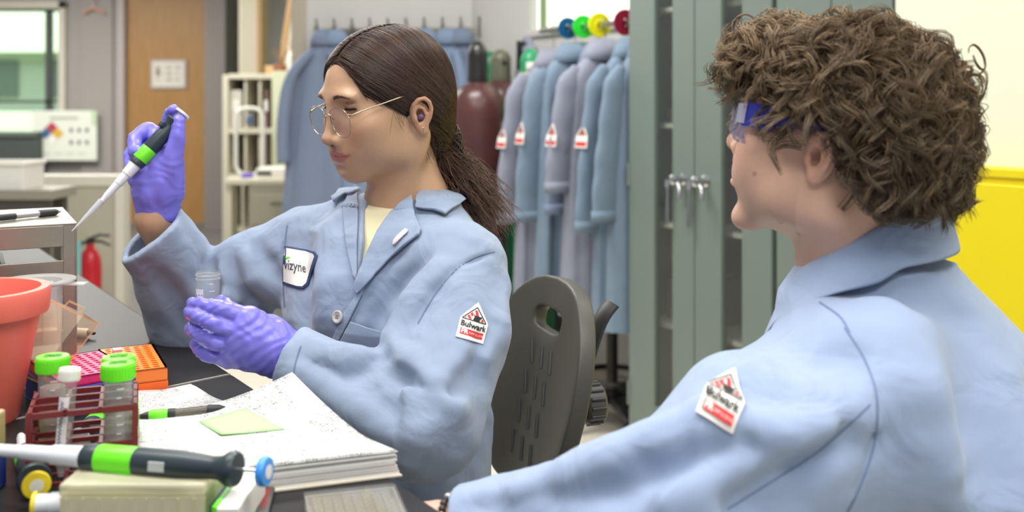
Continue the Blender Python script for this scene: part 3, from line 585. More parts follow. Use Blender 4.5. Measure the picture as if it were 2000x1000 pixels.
# ---------------------------------------------------------------- lab bench
BZ = .85
m_bench = mat('bench_black', (40, 39, 41), .40, spec=.14, var=.1, vscale=5); m_benchb = mat('bench_base', (62, 60, 60), .5)
ED = Vector((-.571, .821, 0)); EN = Vector((-.821, -.571, 0)); EA = Vector((-.391, 1.44, 0))
S0 = Vector((-.405, 1.478, 0)); 
def bpt(a, n): p = EA+ED*a+EN*n; return (p.x, p.y)
sa = (S0-EA).dot(ED)
t = thing('lab_bench', 'long glossy black laboratory bench along the picture side', 'bench', (EA.x, EA.y, 0))
offb = Vector((EA.x, EA.y, 0))
MB().prism([bpt(-1.1, 0), bpt(sa-.001, 0), bpt(sa-.22, 1.3), bpt(-1.1, 1.3)], BZ-.032, BZ).build('benchtop', m_bench, t, bevel=.004, off=offb)
MB().prism([bpt(sa+.001, 0), bpt(2.3, 0), bpt(2.3, 1.3), bpt(sa-.218, 1.3)], BZ-.032, BZ).build('benchtop', m_bench, t, bevel=.004, off=offb)
MB().prism([bpt(sa-.0014, .002), bpt(sa+.0014, .002), bpt(sa-.2176, 1.298), bpt(sa-.2204, 1.298)], BZ-.02, BZ+.0006).build('joint_strip', mat('joint_pale', (176, 172, 162), .4), t, off=offb)
MB().prism([bpt(-1.08, .35), bpt(2.28, .35), bpt(2.28, 1.28), bpt(-1.08, 1.28)], .0, BZ-.032).build('base_cabinet', m_benchb, t, off=offb)
for a in (-.9, .6, 2.2): MB().prism([bpt(a, .04), bpt(a+.05, .04), bpt(a+.05, .09), bpt(a, .09)], 0, BZ-.032).build('leg', m_benchb, t, off=offb)
# ---------------------------------------------------------------- steel rack
RR = .50; rx = Vector((math.cos(RR), math.sin(RR), 0)); ry = Vector((-math.sin(RR), math.cos(RR), 0))
m_st = mat('brushed_steel', (172, 166, 156), .32, metal=.85, var=.08, vscale=40, stretch=(1, 1, 12))
t = thing('steel_rack', 'brushed stainless steel slotted rack standing on the black bench', 'rack', (-.673, 1.545, BZ), RR)
W, D, H = .44, .26, .214
MB().b2((-W, 0, H-.003), (0, D, H)).build('top_plate', m_st, t, bevel=.001); MB().b2((-.003, 0, 0), (0, D, H-.003)).build('side_plate', m_st, t, bevel=.001); MB().b2((-W, 0, 0), (-W+.003, D, H-.003)).build('side_plate', m_st, t, bevel=.001)
MB().b2((-W+.003, 0, 0), (-.003, D, .003)).build('bottom_plate', m_st, t)
for z0, z1 in ((.178, H-.003), (.127, .157), (.073, .102), (.029, .05), (.003, .011)): MB().b2((-W+.003, 0, z0), (-.019, .003, z1)).build('front_bar', m_st, t, bevel=.0008)
MB().b2((-.019, 0, .003), (-.003, .003, H-.003)).build('front_stile', m_st, t)
for z0, z1 in ((.157, .178), (.102, .127), (.05, .073), (.011, .029)): MB().b2((-.021, .003, z0-.003), (-.019, .028, z1+.003)).build('slot_flange', m_st, t)
for z in (.112, .062): MB().b2((-W+.01, .03, z), (-.03, D-.02, z+.006)).build('inner_shelf', m_st, t)
o = thing('teal_tray', 'pale teal tray lying inside the steel rack', 'tray', t.location+rx*-.2+ry*.12+Vector((0, 0, .118)), RR); MB().b2((-.19, -.07, 0), (.1, .11, .006)).build('tray_base', mat('pale_teal', (168, 196, 192), .5), o, bevel=.002)
for y in (-.07, .11): MB().b2((-.19, y-.003, .006), (.1, y+.003, .03)).build('tray_side', MATS['pale_teal'], o)
for x in (-.19, .1): MB().b2((x-.003, -.067, .006), (x+.003, .107, .03)).build('tray_end', MATS['pale_teal'], o)
def pen(p0, p1, name, label, body, dark, ball=True, green=None, r=.0052):
    p0 = Vector(p0); p1 = Vector(p1); d = p1-p0; L = d.length; ax = frame_M((0, 0, 0), (0, 0, 1), z=d)
    t = thing(name, label, 'pen', p0)
    def seg(nm, prof, m): b = MB(); b.M = ax; b.lathe([(q*r, z*L) for q, z in prof], 18); b.build(nm, m, t, smooth=40)
    if green:
        seg('tip_cone', [(.15, 0), (.5, .02), (.9, .09), (.95, .13)], dark); seg('green_grip', [(1, .13), (1.3, .17), (1.3, .3), (1.05, .34)], green); seg('barrel', [(.95, .34), (.95, .8)], body); seg('dark_clip_ring', [(1.05, .34), (1.15, .36), (1.1, .42)], dark); seg('rubber_end', [(1, .78), (1.1, .8), (.9, .92), (.4, .99), (.1, 1)], dark)
        b = MB(); b.M = ax; b.box((-r*1.1, 0, L*.42), (r*.5, r*.9, L*.2)); b.build('clip', dark, t, bevel=.0005)
    else:
        seg('end_section', [(.8, 0), (1, .02), (1, .36)], dark); seg('barrel', [(.85, .36), (.85, .68)], body); seg('grip', [(1, .68), (1.15, .7), (1.15, .9), (.95, .93)], dark); seg('tip_cone', [(.8, .93), (.5, .97), (.2, .985), (.15, 1)], m_chrome)
    return t
m_ink2 = mat('rubber_black', (34, 35, 38), .5); m_smoke = glass('smoke_clear', (190, 186, 176), .7, .1, (120, 116, 106), .3)
p0 = onz(-25, 428, 1.064+.0055); p1 = onz(120, 413, 1.064+.0055)
pen(p0, p1, 'ballpoint_pen', 'black gripped pen lying on the steel rack', mat('pen_silver', (176, 176, 176), .25, metal=.5), m_ink2)
# ---------------------------------------------------------------- left cluster
t = thing('red_pot', 'coral red plastic flowerpot at the picture edge on the bench', 'pot', (-.672, 1.255, BZ)); m_pot = mat('coral_plastic', (236, 112, 96), .42, var=.03)
MB().lathe([(.046, 0), (.048, .003), (.0715, .128), (.0725, .132), (.0815, .134), (.083, .138), (.0845, .162), (.083, .166), (.073, .166), (.071, .16), (.064, .12), (.044, .02), (.0, .018)], 56).build('pot_body', m_pot, t, smooth=35)
t = thing('clear_tub', 'clear plastic tub with a wide lip behind the red pot', 'tub', (at(72, 550, 1.42).x, 1.42, BZ)); m_clr = glass('clear_plastic', (250, 250, 250), .95, .12, (232, 234, 232), .3)
MB().lathe([(.0, .002), (.028, .0), (.030, .003), (.034, .132), (.0345, .140), (.05, .146), (.052, .146), (.052, .148), (.0335, .1465), (.0325, .132), (.0285, .004), (.0, .004)], 40).build('tub_body', m_clr, t, smooth=40)
MB().b2((.028, -.01, .141), (.07, .01, .1435)).build('pull_tab', m_clr, t, bevel=.0008)
for a in (-1.9, -.9, -.2): MB().box((.0345*math.cos(a), .0345*math.sin(a), .1), (.002, .002, .07)).build('rib', m_clr, t)
# amber lid leaning
m_amb = glass('amber_clear', (255, 236, 208), .96, .1, (250, 232, 204), .18)
M_ = frame_M(at(92, 668, 1.335), (.80, -.28, -.10), z=(.20, -.62, .55))
t = thing('amber_lid', 'amber clear box lid leaning beside the red pot', 'lid', at(92, 765, 1.335)); off = t.location
def lidm(): b = MB(); b.M = M_; return b
q = .042; h2 = .052; dp = .034
b = lidm(); b.add([(-q*.72, -h2*.8, dp), (q*.72, -h2*.8, dp), (q*.72, h2*.8, dp), (-q*.72, h2*.8, dp)], [(0, 1, 2, 3)]); b.build('lid_top', m_amb, t, off=off)
for nm, vs in (('lid_side', [(-q, -h2, 0), (-q, h2, 0), (-q*.72, h2*.8, dp), (-q*.72, -h2*.8, dp)]), ('lid_side', [(q, -h2, 0), (q, h2, 0), (q*.72, h2*.8, dp), (q*.72, -h2*.8, dp)]), ('lid_side', [(-q, -h2, 0), (q, -h2, 0), (q*.72, -h2*.8, dp), (-q*.72, -h2*.8, dp)]), ('lid_side', [(-q, h2, 0), (q, h2, 0), (q*.72, h2*.8, dp), (-q*.72, h2*.8, dp)])):
    b = lidm(); b.add(vs, [(0, 1, 2, 3)]); b.build(nm, m_amb, t, off=off)
b = lidm(); b.tube([(-.012, h2+.001, 0), (-.012, h2+.012, -.002), (.012, h2+.012, -.002), (.012, h2+.001, 0)], .0016, 6); b.build('latch_loop', m_amb, t, off=off)
b = lidm(); b.tube([(-q, -h2, 0), (q, -h2, 0), (q, h2, 0), (-q, h2, 0)], .0016, 6, closed=True); b.build('lid_rim', m_amb, t, off=off)
# racks with holes
def holed(t, w, d, z0, z1, nx, ny, hr, m, nm='rack_body', edge=.006, parent=None):
    """rack block with a top plate of real round-ish holes (octagons) and side walls"""
    b = MB(); cw = (w-2*edge)/nx; cd = (d-2*edge)/ny
    b.b2((-w, 0, z0), (0, edge*.5, z1)); b.b2((-w, d-edge*.5, z0), (0, d, z1)); b.b2((-w, edge*.5, z0), (-w+edge*.5, d-edge*.5, z1)); b.b2((-edge*.5, edge*.5, z0), (0, d-edge*.5, z1)); b.b2((-w, 0, z0), (0, d, z0+.002))
    for x0, x1, y0, y1 in ((-w, 0, 0, edge), (-w, 0, d-edge, d), (-w, -w+edge, edge, d-edge), (-edge, 0, edge, d-edge)): b.b2((x0, y0, z1-.002), (x1, y1, z1))
    for i in range(nx):
        for j in range(ny):
            cx, cy = -w+edge+cw*(i+.5), edge+cd*(j+.5); hx_, hy_ = cw/2, cd/2
            sq = [(cx+hx_*u, cy+hy_*v) for u, v in ((1, 0), (1, 1), (0, 1), (-1, 1), (-1, 0), (-1, -1), (0, -1), (1, -1))]
            ci = [(cx+hr*cw*math.cos(PI/4*k), cy+hr*cd*math.sin(PI/4*k)) for k in range(8)]
            b.add([(x, y, z1) for x, y in sq]+[(x, y, z1) for x, y in ci]+[(x, y, z1-.012) for x, y in ci], [(k, (k+1) % 8, 8+(k+1) % 8, 8+k) for k in range(8)]+[(8+k, 8+(k+1) % 8, 16+(k+1) % 8, 16+k) for k in range(8)])
    o = b.build(nm, m, parent or t); return o
m_pink = mat('magenta_plastic', (226, 38, 110), .4, sss=0); m_blu = mat('navy_plastic', (46, 60, 138), .4)
t = thing('tube_block', 'navy blue box carrying a pink tube rack beside the amber lid', 'rack box', (-.499, 1.318, BZ), .70)
b = MB(); b.b2((-.1, 0, 0), (0, .13, .003)); b.b2((-.1, 0, .003), (0, .003, .036)); b.b2((-.1, .127, .003), (0, .13, .036)); b.b2((-.1, .003, .003), (-.097, .127, .036)); b.b2((-.003, .003, .003), (0, .127, .036)); b.build('blue_box', m_blu, t, bevel=.001)
for x in (-.075, -.05, -.025): MB().b2((x-.004, -.0025, .004), (x+.004, 0, .028)).build('box_rib', m_blu, t)
MB().b2((-.102, -.002, .033), (.002, .132, .037)).build('box_lip', m_blu, t, bevel=.0008)
t2 = thing('pink_rack', 'bright pink perforated tube rack set in the navy box', 'rack', t.location+Vector((0, 0, .037)), .70)
holed(t2, .094, .124, .0, .012, 7, 10, .34, m_pink, 'rack_plate'); t2.location = t.location+Vector((math.cos(.7)*-.003-math.sin(.7)*.003, math.sin(.7)*-.003+math.cos(.7)*.003, .0375))
for x, y in ((-.028, .012), (-.008, .03)): 
    b = MB(); b.lathe([(.0045, 0), (.0045, .012), (.003, .014)], 12, Matrix.Translation((x, y, .012))); b.build('small_tube', glass('pinkish_clear', (255, 220, 226), .8, .1, (240, 200, 206), .4), t2, smooth=40)
m_or = mat('orange_plastic', (250, 104, 22), .4); m_or2 = mat('orange_plastic_light', (252, 132, 48), .4)
t = thing('orange_rack', 'bright orange perforated tube rack on the black bench', 'rack', (-.481, 1.394, BZ), .47)
holed(t, .078, .155, .012, .030, 5, 12, .36, m_or2, 'rack_top'); MB().b2((-.079, -.001, 0), (.001, .156, .0115)).build('rack_base', m_or, t, bevel=.001)
b = MB(); b.b2((-.066, .05, .030), (-.054, .066, .05)); b.build('tape_flag', glass('tape_pink', (255, 210, 205), .8, .2, (250, 190, 180), .6), t); 
# marker
p0 = onz(120, 648, BZ+.008); p1 = onz(172, 651, BZ+.008); p2 = onz(186, 651, BZ+.008)
t = thing('marker_pen', 'white marker with a black tip lying behind the steel rack', 'marker', p0); d = (p1-p0)
b = MB(); b.tube([p0, p1-d*.05, p1], [.008, .008, .0065], 16); b.build('barrel', m_white, t, smooth=40, off=p0); b = MB(); b.tube([p1, p1+(p2-p1)*.3, p2], [.005, .003, .0025], 12); b.build('tip', m_black, t, smooth=40, off=p0)
b = MB(); b.tube([p0+d*.35, p0+d*.6], [.0081, .0081], 16); b.build('red_print', mat('red_print', (200, 70, 70), .5), t, smooth=40, off=p0)
# ---------------------------------------------------------------- paper, pad, pen
def paper_mat(name, sc, thr, lw=.02):
    m = bpy.data.materials.new(name); m.use_nodes = True; N = m.node_tree.nodes; L = m.node_tree.links; p = N['Principled BSDF']; p.inputs['Roughness'].default_value = .7
    tc = N.new('ShaderNodeTexCoord'); mp = N.new('ShaderNodeMapping'); mp.inputs['Scale'].default_value = (sc, sc*2.2, 1); mp.inputs['Rotation'].default_value = (0, 0, .3); L.new(tc.outputs['Object'], mp.inputs[0])
    n = N.new('ShaderNodeTexNoise'); n.inputs['Scale'].default_value = 1; n.inputs['Detail'].default_value = 3; n.inputs['Distortion'].default_value = 1.2; L.new(mp.outputs[0], n.inputs['Vector'])
    s = N.new('ShaderNodeMath'); s.operation = 'SUBTRACT'; s.inputs[1].default_value = .5; L.new(n.outputs[0], s.inputs[0]); a = N.new('ShaderNodeMath'); a.operation = 'ABSOLUTE'; L.new(s.outputs[0], a.inputs[0])
    c = N.new('ShaderNodeMath'); c.operation = 'LESS_THAN'; c.inputs[1].default_value = lw; L.new(a.outputs[0], c.inputs[0])
    n2 = N.new('ShaderNodeTexNoise'); n2.inputs['Scale'].default_value = 22; L.new(tc.outputs['Object'], n2.inputs['Vector']); g = N.new('ShaderNodeMath'); g.operation = 'GREATER_THAN'; g.inputs[1].default_value = thr; L.new(n2.outputs[0], g.inputs[0])
    mu = N.new('ShaderNodeMath'); mu.operation = 'MULTIPLY'; L.new(c.outputs[0], mu.inputs[0]); L.new(g.outputs[0], mu.inputs[1])
    mx = N.new('ShaderNodeMix'); mx.data_type = 'RGBA'; L.new(mu.outputs[0], mx.inputs[0]); mx.inputs[6].default_value = rgb(216, 216, 213); mx.inputs[7].default_value = rgb(96, 94, 102); L.new(mx.outputs[2], p.inputs['Base Color']); return m
m_pw = paper_mat('written_paper', 150, .5, .03); m_pap = mat('plain_paper', (230, 229, 226), .7); m_pap2 = mat('paper_edge', (206, 204, 198), .7, var=.06, vscale=200)
def quad(P, u, v): a, b, c, d = [Vector(p) for p in P]; return (a*(1-u)+b*u)*(1-v)+(d*(1-u)+c*u)*v
SH = [onz(225, 770, BZ+.002), onz(372, 752, BZ+.002), onz(470, 800, BZ+.002), onz(285, 838, BZ+.002)]
o0 = SH[0]; mb = MB(); mb.sheet([[quad(SH, i/8, j/8)+Vector((0, 0, .0015*math.sin(i*.9+j))) for i in range(9)] for j in range(9)]); o = mb.build('loose_sheet', m_pw, smooth=180, solid=.0012, off=o0); tag(o, 'written white sheet lying flat under the pen', 'paper')
NR, FR, FL, NL = Vector((-.1216, 1.068, 0)), Vector((-.268, 1.222, 0)), Vector((-.475, 1.20, 0)), Vector((-.36, .985, 0))
PC = [NL, NR, FR, FL]; ctr = quad(PC, .5, .5)
t = thing('paper_pad', 'thick pad of written pages lying open on the bench edge', 'notebook', ctr+Vector((0, 0, BZ)))
def grow(k, sh=(0, 0)): return [ctr+(p-ctr)*k+Vector((sh[0], sh[1], 0)) for p in PC]
offp = ctr+Vector((0, 0, BZ))
P = grow(1.025); MB().prism([(p.x, p.y) for p in P], BZ, BZ+.003).build('back_cover', mat('cover_cream', (226, 218, 200), .6), t, off=offp, bevel=.001)
rr = random.Random(11); z = BZ+.003
for k in range(7):
    h_ = .0028; P = grow(1.0-.004*k+.008*rr.random(), (.004*(rr.random()-.5), .004*(rr.random()-.5)))
    MB().prism([(p.x, p.y) for p in P], z+.0002, z+h_).build('page_block', m_pap2 if k % 2 else m_pap, t, off=offp); z += h_+.0004
def padz(u, v, k=0):
    curl = .040*max(0, u-.35)**1.6*max(0, v-.25)**1.3*3.2
    return z+.001+k+curl+.003*math.sin(3.1*u+1.2*v)*u*(.3+v)
for k, (gsc, amp) in enumerate(((1.0, 0), (.985, .004))):
    P = grow(gsc); n = 18
    MB().sheet([[quad(P, i/n, j/n)+Vector((0, 0, padz(i/n, j/n, .0012*k+amp*max(0, i/n-.5)*j/n))) for i in range(n+1)] for j in range(n+1)]).build('top_page', m_pw, t, smooth=180, solid=.0008, off=offp)
# sticky note on the page
def padhit(px, py):
    zz = z+.006
    for _ in range(6):
        p = onz(px, py, zz); 
        # solve u,v
        best = min(((quad(PC, i/40, j/40)-Vector((p.x, p.y, 0))).length, i/40, j/40) for i in range(41) for j in range(41)); zz = padz(best[1], best[2], .0016+.004*max(0, best[1]-.5)*best[2])+.0012
    return onz(px, py, zz)
NP = [padhit(*q_) for q_ in ((388, 823), (478, 797), (556, 838), (432, 851))]
o0 = NP[0]; mb = MB(); mb.sheet([[quad(NP, i/8, j/8)+Vector((0, 0, .004*max(0, (.5-i/8))*max(0, j/8-.3))) for i in range(9)] for j in range(9)]); o = mb.build('sticky_note', mat('pale_green_note', (170, 212, 150), .7, var=.03, vscale=300), smooth=180, solid=.0006, off=o0); tag(o, 'pale green written note lying on the paper pad', 'note')
m_lime = mat('lime_plastic', (112, 224, 44), .35)
p0 = onz(268, 815, BZ+.030); p1 = onz(442, 797, BZ+.034)
pen(p0, p1, 'gel_pen', 'clear barrelled pen with a lime green grip beside the pad', m_smoke, m_ink2, green=m_lime, r=.0056)
# ---------------------------------------------------------------- maroon tube rack and tubes
m_mrn = mat('maroon_plastic', (112, 34, 38), .4); RA = .355
t = thing('maroon_rack', 'maroon plastic wire style tube rack holding capped tubes', 'rack', (-.404, 1.070, BZ), RA)
W, D = .103, .086
xs = [-W, -W*2/3, -W/3, 0]; ys = [0, D/3, D*2/3, D]
for zt, hh in ((.071, .006), (.034, .005), (.0, .003)):
    for i, x in enumerate(xs): MB().b2((x-.002, -.002, zt), (x+.002, D+.002, zt+hh)).build('cross_bar', m_mrn, t)
    for i, y in enumerate(ys): MB().b2((-W-.002, y-.002, zt), (.002, y+.002, zt+hh)).build('long_bar', m_mrn, t)
for x in (-W, 0):
    for y in (0, D): MB().b2((x-.003, y-.003, 0), (x+.003, y+.003, .077)).build('corner_post', m_mrn, t)
m_ltape = mat('lime_tape', (150, 222, 92), .5, var=.06, vscale=60)
MB().b2((-W-.0045, .012, .032), (-W-.0035, D-.01, .07)).build('green_tape', m_ltape, t); MB().b2((.0035, .008, .036), (.0045, .05, .07)).build('green_tape', m_ltape, t)
Mr = Matrix.Translation(t.location) @ Matrix.Rotation(RA, 4, 'Z')
m_tube = glass('tube_clear', (250, 252, 250), .96, .08, (236, 238, 236), .16); m_liq = glass('liquid_clear', (246, 244, 240), .95, .02, (232, 226, 220), .14); m_caplime = mat('cap_lime', (108, 226, 34), .38); m_grad = mat('graduation', (240, 240, 240), .5)
def falcon(loc, rot, label, r=.0145, Lb=.108, cap=True, capm=None, capr=.0175, caph=.017, liquid=.0, lm=None, group='capped tubes in the maroon rack', cone=.014, name='centrifuge_tube', scr=None):
    t = thing(name, label, 'tube', loc, rot=rot, group=group)
    MB().lathe([(.001, 0), (r*.35, .001), (r*.98, cone), (r, cone+.004), (r*1.02, Lb), (r*.95, Lb)], 32, cap=False).build('tube_wall', m_tube, t, smooth=40)
    if liquid: MB().lathe([(.002, .0025), (r*.3, .0035), (r*.9, cone+.0045), (r*.9, liquid)], 28).build('liquid', lm or m_liq, t, smooth=40)
    if cap:
        pr = [(capr*.96, Lb-caph*.55), (capr, Lb-caph*.5), (capr, Lb+caph*.38), (capr*.96, Lb+caph*.45), (capr*.6, Lb+caph*.46), (0.001, Lb+caph*.46)]
        MB().lathe(pr, 40).build('cap', capm or m_caplime, t, smooth=35)
        for k in range(20):
            pass
        b = MB()
        for k in range(36): a = 2*PI*k/36; b.box((capr*1.005*math.cos(a), capr*1.005*math.sin(a), Lb-.001), (.0008, .0012, caph*.7), a)
        o = b.build('cap_ribs', capm or m_caplime, t); o['kind'] = 'stuff'
        if scr:
            b = MB(); rr = random.Random(scr)
            for k in range(3):
                y = .006-.005*k; pts = [(-.009+.018*i/9, y+.002*(rr.random()-.5), Lb+caph*.47) for i in range(10)]; b.tube(pts, .0005, 4)
            b.build('cap_writing', m_ink2, t)
    else:
        for zz in (Lb-.004, Lb-.009): MB().tube([(r*1.06*math.cos(2*PI*i/32), r*1.06*math.sin(2*PI*i/32), zz+.0012*i/32) for i in range(32)], .0009, 6, closed=True).build('thread', m_tube, t, smooth=60)
    for k in range(9): 
        zz = cone+.01+k*.0095
        if zz > Lb-.012: break
        a0 = -1.15 if not cap else -1.6; rows = [[(r*1.025*math.cos(a0+.5*i/4*(1 if k % 2 else .65)), r*1.025*math.sin(a0+.5*i/4*(1 if k % 2 else .65)), zz+dz) for i in range(5)] for dz in (0, .0009)]
        MB().sheet(rows).build('graduation_mark', m_grad, t)
    return t
def rk(x, y, zz=.003): return Mr @ Vector((x, y, zz))
falcon(rk(-W/6+.0, D/6+.001), (0, 0, .3), 'nearest lime capped clear tube in the maroon rack', liquid=.07, scr=2)
falcon(rk(-W/6-.0, D/2+.002), (0, 0, .3), 'lime capped tube hidden behind the nearest lime capped one', liquid=.05, scr=5)
falcon(rk(-W*5/6, D*5/6), (0, 0, .3), 'lime capped tube with pinkish liquid in the far rack corner', liquid=.082, lm=glass('liquid_pink', (250, 226, 224), .95, .02, (232, 204, 202), .5), scr=8)
p0 = onz(91, 880, BZ+.02); p1 = at(100, 725, 1.045)
o = falcon(rk(-W*5/6+.012, D/6), (.02, .10, .2), 'slim white capped tube with a handwritten label', .0082, .108, True, m_white, .0108, .013, .0, cone=.02)
o.rotation_euler = (-.06, .07, .2)
b = MB(); b.sheet([[(.0086*math.cos(a), .0086*math.sin(a), zz) for a in [-2.6+.18*i for i in range(9)]] for zz in (.03, .085)]); lb = b.build('label_sheet', m_pap, o, smooth=180)
b = MB(); rr = random.Random(4); pts = [(.0089*math.cos(-1.95+.22*math.sin(i*1.9)), .0089*math.sin(-1.95+.22*math.sin(i*1.9)), .034+.0012*i) for i in range(40)]; b.tube(pts, .00045, 4); b.build('label_writing', mat('blue_ink', (70, 70, 140), .5), lb)
# ---------------------------------------------------------------- pipettes, tip box
m_pd = mat('pipette_dark', (40, 54, 60), .4); m_pw2 = mat('pipette_white', (222, 226, 232), .35)
def pipette(a, b, label, btn, name='micropipette', lock=None, tip=True, roll=0, window=True, sc=1.0):
    a = Vector(a); b = Vector(b); L = (b-a).length; t = thing(name, label, 'pipette', a); ax = frame_M((0, 0, 0), (0, -1, .3) if abs((b-a).normalized().y) < .9 else (1, 0, 0), z=(b-a)) @ Matrix.Rotation(roll, 4, 'Z')
    def seg(nm, prof, m, n=28): o = MB(); o.M = ax; o.lathe([(r*sc, z*L) for r, z in prof], n); return o.build(nm, m, t, smooth=35)
    if tip: seg('tip', [(.0008, -.09), (.0022, -.02), (.004, .02), (.0042, .05)], glass('tip_clear', (244, 246, 250), .75, .1, (236, 238, 244), .5))
    seg('nose_cone', [(.0042, .02), (.0045, .05), (.0058, .08), (.0066, .2), (.0074, .205), (.0078, .3), (.0092, .305), (.0105, .42)], m_pw2)
    seg('collar', [(.0118, .41), (.013, .418), (.013, .452), (.0125, .46)], m_pd); seg('green_band', [(.0132, .46), (.0135, .465), (.0135, .575), (.013, .58)], m_caplime)
    seg('handle', [(.0128, .58), (.0134, .6), (.0132, .72), (.0118, .78), (.0104, .82), (.0112, .845), (.0158, .87), (.0165, .885), (.0150, .897), (.005, .9)], m_pd)
    o = MB(); o.M = ax; o.box((-.012*sc, 0, L*.80), (.012*sc, .012*sc, L*.06)); o.build('finger_rest', m_pd, t, bevel=.003)
    if window: o = MB(); o.M = ax; o.box((.0128*sc, 0, L*.665), (.002, .009*sc, L*.05)); w_ = o.build('volume_window', mat('window_grey', (190, 196, 196), .3), t, bevel=.0005)
    seg('plunger_rod', [(.002, .89), (.002, .975)], m_chrome, 12)
    seg('button', [(.004, .965), (.0125, .967), (.0135, .972), (.0135, .985), (.0125, .99), (.006, .992), (.001, .992)], btn); seg('button_inset', [(.006, .985), (.0065, .9935), (.001, .994)], m_white, 20)
    return t
m_bb = mat('button_blue', (64, 150, 236), .35); m_yb = mat('button_yellow', (240, 214, 40), .35)
pipette(at(-70, 874, 1.0), at(530, 922, .93), 'dark and white pipette with lime band lying across the tip box', m_bb, roll=.2)
pipette(at(40, 850, 1.20), at(72, 950, .985), 'pipette with a yellow button lying below the maroon rack', m_yb, tip=False, window=False)
pipette(at(215, 800, 1.40), at(150, 862, 1.115), 'pipette with lime band lying behind the maroon rack', m_pw2, tip=False, window=False)
t = thing('tip_box', 'translucent ribbed pipette tip box under the lying pipette', 'tip box', (-.4197, .926, BZ)); m_tb = glass('tipbox_plastic', (250, 246, 226), .95, .2, (236, 232, 206), .6); m_tbl = glass('tipbox_lid', (250, 246, 226), .95, .15, (238, 234, 208), .45)
bw, bd = .135, .086
b = MB(); b.b2((0, 0, 0), (bw, .002, .034)); b.b2((0, bd-.002, 0), (bw, bd, .034)); b.b2((0, .002, 0), (.002, bd-.002, .034)); b.b2((bw-.002, .002, 0), (bw, bd-.002, .034)); b.b2((0, 0, 0), (bw, bd, .002)); b.build('box_body', m_tb, t, bevel=.0008)
b = MB(); b.b2((-.001, -.001, .034), (bw+.001, bd+.001, .046)); b.build('box_lid', m_tbl, t, bevel=.003)
for k in range(9): MB().b2((.006+.0148*k, -.0022, .002), (.008+.0148*k, 0, .033)).build('rib', m_tb, t)
MB().b2((bw, .015, .004), (bw+.001, .07, .02)).build('side_label', mat('violet_label', (90, 84, 150), .5), t)
o = b2 = MB(); b2.prism([(.03, .03), (.055, .022), (.058, .028), (.036, .04)], .046, .0475); b2.build('green_tab', m_caplime, t)
o = thing('yellow_cap_vial', 'small white vial with yellow cap lying beside the tip box', 'vial', onz(66, 985, BZ+.011)); p = Vector((0, 0, 0)); d = Vector((.03, .004, 0))
MB().tube([p, p+d*.1], [.012, .012], 20).build('vial_cap', m_yb, o, smooth=40); MB().tube([d*.1, d*.5, d*.52, d], [.0095, .0095, .0105, .0105], 20).build('vial_body', m_pw2, o, smooth=40); MB().tube([d, d*1.25], [.006, .005], 16).build('blue_nozzle', m_bb, o, smooth=40)
o = thing('blue_tip_box', 'navy tip box with a tan lid at the picture corner', 'tip box', (-.592, .965, BZ)); MB().b2((-.09, 0, 0), (.0635, .08, .042)).build('box_body', m_blu, o, bevel=.002); MB().b2((-.09, 0, .042), (.063, .08, .08)).build('box_lid', glass('tan_lid', (236, 214, 170), .7, .15, (226, 200, 150), .6), o, bevel=.003)
o = thing('white_carton_small', 'small white carton with a lime edge beside the tip box', 'carton', (-.268, .905, BZ)); MB().b2((0, 0, 0), (.02, .1, .032)).build('carton_body', m_white, o, bevel=.001); MB().b2((-.004, 0, 0), (0, .1, .033)).build('lime_edge', m_caplime, o); MB().b2((.004, -.0006, .004), (.016, .0, .02)).build('blue_print', m_bb, o)
RU = [onz(524, 955, BZ+.004), onz(505, 1030, BZ+.004)]
o = thing('ruler_strip', 'dark grey strip with red marks on the bench edge', 'ruler', RU[0]); d = RU[1]-RU[0]; ax = frame_M((0, 0, 0), (0, 0, 1), z=d); b = MB(); b.M = ax; b.box((0, 0, d.length/2), (.004, .013, d.length)); b.build('strip_body', mat('strip_grey', (70, 68, 66), .5), o, bevel=.001)
for k in range(10): b = MB(); b.M = ax; b.box((.0022, 0, .006+.005*k), (.0006, .006, .0014)); b.build('red_mark', mat('red_mark', (190, 50, 50), .5), o)
# well plate
t = thing('well_plate', 'clear multi-well plate on the bench in front of the pad', 'well plate', (-.2046, .985, BZ), .28); m_wp = glass('plate_clear', (250, 248, 244), .95, .1, (236, 232, 222), .35)
w_, l_ = .0885, .128
b = MB(); b.b2((0, -l_, 0), (w_, 0, .0016)); b.b2((0, -l_, .0016), (.002, 0, .012)); b.b2((w_-.002, -l_, .0016), (w_, 0, .012)); b.b2((.002, -.002, .0016), (w_-.002, 0, .012)); b.b2((.002, -l_, .0016), (w_-.002, -l_+.002, .012)); b.build('plate_base', m_wp, t, bevel=.0008)
b = MB()
for i in range(8):
    for j in range(12): b.lathe([(.0036, .002), (.004, .011), (.0033, .011), (.003, .003)], 8, Matrix.Translation((.0105+.0096*i, -.010-.0097*j, 0)), cap=False)
o = b.build('wells', m_wp, t, smooth=50); o['kind'] = 'stuff'
MB().b2((-.001, -l_-.001, .0125), (w_+.001, .001, .0155)).build('plate_lid', glass('plate_lid', (250, 250, 248), .97, .06, (236, 234, 228), .06), t, bevel=.001)
